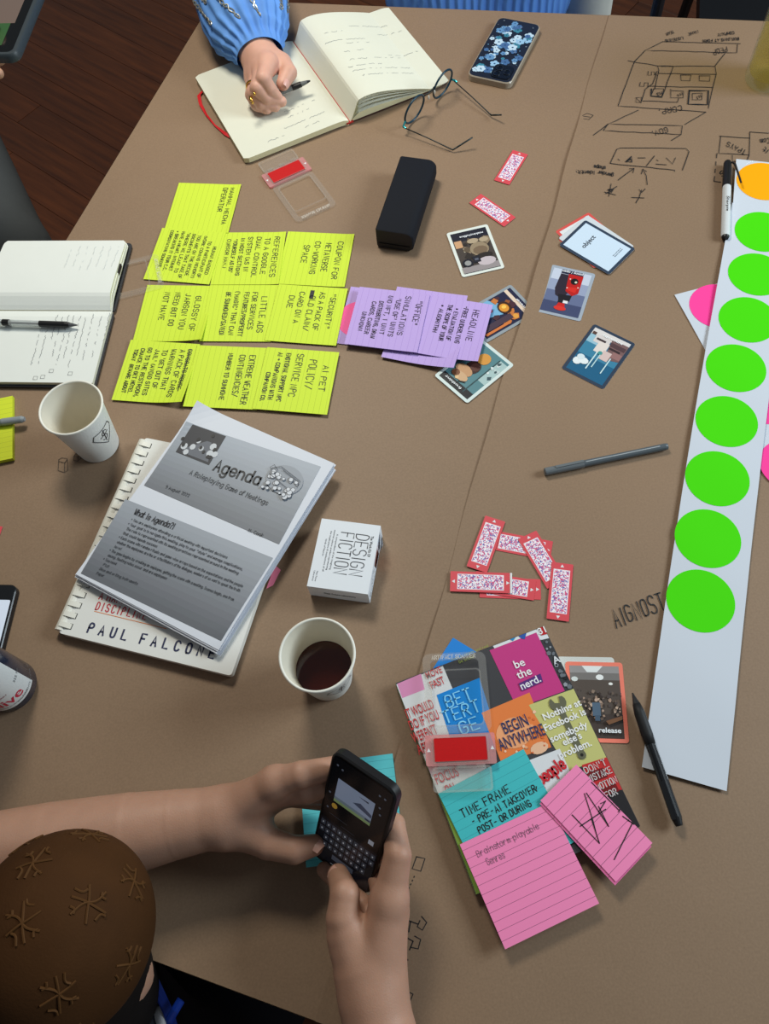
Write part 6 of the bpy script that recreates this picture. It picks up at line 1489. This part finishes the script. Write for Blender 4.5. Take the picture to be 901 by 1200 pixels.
# pen in that hand
a = Vector(hp(500, 622, 0.0285)); b = Vector(hp(852, 485, 0.034)); mt, L = align(a, b)
o = empty('gel_pen', mt, 'grey and black pen held by the writing hand over the notebook', 'pen')
G().tube([(-0.004, 0, 0), (L - 0.032, 0, 0)], 0.0042, M((112, 116, 116), 0.35), 14).build('barrel', o)
G().tube([(L - 0.032, 0, 0), (L - 0.016, 0, 0)], [0.0046, 0.0044], BLACK, 14).build('grip', o)
G().tube([(L - 0.016, 0, 0), (L - 0.006, 0, 0)], [0.0040, 0.0026], M((110, 112, 110), 0.35, 0.3), 14).build('nose_cone', o)
G().tube([(L - 0.006, 0, 0), (L, 0, 0)], [0.0026, 0.0010], BLACK, 12).build('tip', o)

# ---- person at the left, seated sideways, holding a phone
lroot = empty('person', frame(Vector((-0.80, 1.45, 0)), 0), 'person in grey clothes holding a dark phone beside the table', 'person')
lin_ = lroot.matrix_basis.inverted()
def LL(vs_): return [tuple(lin_ @ Vector(v)) for v in vs_]
GC = M((74, 78, 80), 0.9, noise=0.12, nscale=25, bump=0.4, bscale=25)
k0, k1 = W(12, 300, -0.27), W(-58, 165, -0.27)
hp1 = k1 + (k1 - k0) * 0.25
off = Vector((-0.21, -0.07, 0))
base = [(tuple(k0), tuple(hp1), 0.082, 0.105), (tuple(k0 + off), tuple(hp1 + off), 0.082, 0.105), (tuple(k0), (k0.x + 0.03, k0.y + 0.06, 0.06), 0.075, 0.05), (tuple(k0 + off), (k0.x + off.x + 0.03, k0.y + off.y + 0.06, 0.06), 0.075, 0.05),
        (tuple(hp1 + off * 0.5), tuple(hp1 + off * 0.5 + Vector((0.02, 0.05, 0.45))), 0.15, 0.13)]
v, q = skin_mesh(base, [], 0.011, kb=0.03); G().add(LL(v), q.tolist(), GC).build('grey_clothes', lroot, smooth=True)
tsh = hp1 + off * 0.5 + Vector((0.02, 0.05, 0.45))
phc = W(-8, -40, 0.21)
handp = W(-90, 20, 0.17)
base = [(tuple(tsh + Vector((0, 0, 0.0))), tuple(tsh + Vector((0.02, 0, 0.16))), 0.07, 0.055), (tuple(tsh + Vector((0.03, -0.02, 0.22))), tuple(tsh + Vector((0.05, -0.03, 0.16))), 0.085, 0.055), (tuple(tsh + Vector((0.05, -0.12, -0.02))), tuple(handp + Vector((-0.22, 0.05, -0.12))), 0.055, 0.042), (tuple(handp + Vector((-0.22, 0.05, -0.12))), tuple(handp + Vector((-0.03, 0, -0.02))), 0.042, 0.03)]
v, q = skin_mesh(base, [], 0.010, kb=0.02)
pl1 = pose([None, None, (47, 64), (-75, 66)], 0.080, 0.162, 0.21)
hpl = lambda x, y, z: tuple(pl1 @ Vector((x, y, z)))
wr = tuple(handp + Vector((-0.03, 0, -0.02)))
palm = hpl(-0.03, -0.02, -0.032)
base2 = [(wr, palm, 0.028, 0.022), (palm, hpl(0.0, 0.01, -0.032), 0.02, 0.016)]
chs = [chain([hpl(-0.012, y, -0.030), hpl(0.000, y, -0.030), hpl(0.008, y, -0.024), hpl(0.012, y, -0.0205)], [0.0120, 0.0105, 0.0092, 0.0078]) for y in (0.055, 0.032, 0.010)]
chs.append(chain([palm, hpl(-0.035, -0.070, -0.026), tuple(W(-16, 82, 0.19)), tuple(W(-2, 86, 0.195))], [0.0120, 0.0098, 0.0086, 0.0075]))
chs.append(chain([palm, hpl(-0.050, -0.02, -0.016), hpl(-0.047, -0.005, 0.004), hpl(-0.006, -0.026, 0.0105)], [0.016, 0.0140, 0.0125, 0.0105]))
v2, q2 = skin_mesh(base2, chs, 0.0020)
g = G(); g.add(LL(v), q.tolist(), SKIN_A); g.add(LL(v2), q2.tolist(), SKIN_A); g.build('body', lroot, smooth=True)
o = empty('smartphone', pl1, 'dark phone in a thick case held over the wooden floor', 'phone')
g = G(); g.prism(rrect(0.080, 0.162, 0.013, 6), -0.012, 0.0, M((46, 54, 60), 0.45), bev=0.0025); g.build('case', o, auto=math.radians(50))
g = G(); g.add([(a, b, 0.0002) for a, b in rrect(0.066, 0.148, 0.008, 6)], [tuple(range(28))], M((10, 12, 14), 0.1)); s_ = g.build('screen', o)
g = G(); g.add([(a, b, 0.0004) for a, b in rect(-0.030, -0.060, 0.014, -0.012)], [(0, 1, 2, 3)], M((44, 78, 44), 0.3, emit=0.15)); g.add([(a, b, 0.0004) for a, b in rect(-0.030, -0.012, 0.020, 0.050)], [(0, 1, 2, 3)], M((96, 82, 76), 0.3, emit=0.15)); g.build('display_patches', s_)  # green and pinkish reflections on the screen, painted as faintly glowing patches

# ------------------------------------------------------------------ chairs beyond the far edge
BLK = M((20, 21, 25), 0.5)
def chair(label, px, ang, dy=0.0):
    p = W(px[0], px[1], -0.30)
    o = empty('chair', frame(Vector((p.x, p.y, 0)), ang), label, 'chair')
    g = G(); g.slab(lambda u, v: ((u - 0.5) * 0.44, (v - 0.5) * 0.42, 0.455 - 0.012 * math.cos((u - 0.5) * 4)), 8, 8, 0.03, BLK); g.build('seat', o)
    g = G(); g.slab(lambda u, v: ((u - 0.5) * 0.42, 0.22 + 0.03 * math.cos((u - 0.5) * 3) + 0.05 * v, 0.58 + 0.26 * v), 8, 6, 0.018, BLK); g.build('backrest', o)
    for sx in (-1, 1):
        for sy in (-1, 1):
            g = G(); g.tube([(sx * 0.22, sy * 0.20, 0.0), (sx * 0.19, sy * 0.17, 0.44)], 0.013, BLK, 10); g.build('leg', o)
        g = G(); g.tube([(sx * 0.19, 0.20, 0.44), (sx * 0.19, 0.24, 0.62), (sx * 0.19, 0.27, 0.80)], 0.012, BLK, 10); g.build('back_post', o)
    return o
chair('black chair with a curved seat pushed up near the glass bottle', (935, -30), math.radians(-18))
p = W(770, 10, -0.1)
o = empty('metal_stand', frame(Vector((p.x, p.y, 0)), 0), 'thin black metal post standing behind the table', 'stand')
g = G(); g.tube([(0, 0, 0.02), (0, 0, 0.98)], 0.011, BLK, 12); g.build('post', o)
g = G(); g.lathe([(0, 0.0), (0.08, 0.0), (0.08, 0.008), (0.02, 0.02), (0, 0.02)], BLK, 28); g.build('base', o, weld=True)
p = W(684, -4, -0.12)
o = empty('tote_bag', frame(Vector((p.x + 0.02, p.y + 0.03, 0)), math.radians(-17)), 'off-white cloth bag standing on the floor beside the blue dress', 'bag')
CL = M((200, 198, 188), 0.85, noise=0.08, bump=0.5, bscale=18)
g = G(); g.slab(lambda u, v: ((u - 0.5) * (0.11 - 0.03 * v), 0.05 * math.sin(PI * u) * (1 - v) - 0.02, 0.002 + 0.64 * v), 12, 14, 0.0, CL)
g = G(); V = []
for j in range(15):
    for k in range(20):
        a = 2 * PI * k / 20; t = j / 14; V.append(((0.060 - 0.012 * t) * math.cos(a) * (1 + 0.06 * math.sin(5 * a + 4 * t)), (0.075 - 0.05 * t) * math.sin(a), 0.001 + 0.66 * t))
g.add(V, [(j * 20 + k, j * 20 + (k + 1) % 20, (j + 1) * 20 + (k + 1) % 20, (j + 1) * 20 + k) for j in range(14) for k in range(20)] + [tuple(range(19, -1, -1))], CL); g.build('pouch', o, smooth=True)
for s in (-1, 1):
    g = G(); g.tube([(-0.03, s * 0.02, 0.64), (-0.02, s * 0.022, 0.72), (0.0, s * 0.022, 0.75), (0.02, s * 0.022, 0.72), (0.03, s * 0.02, 0.64)], 0.006, CL, 8, flat=0.4); g.build('handle', o, smooth=True)
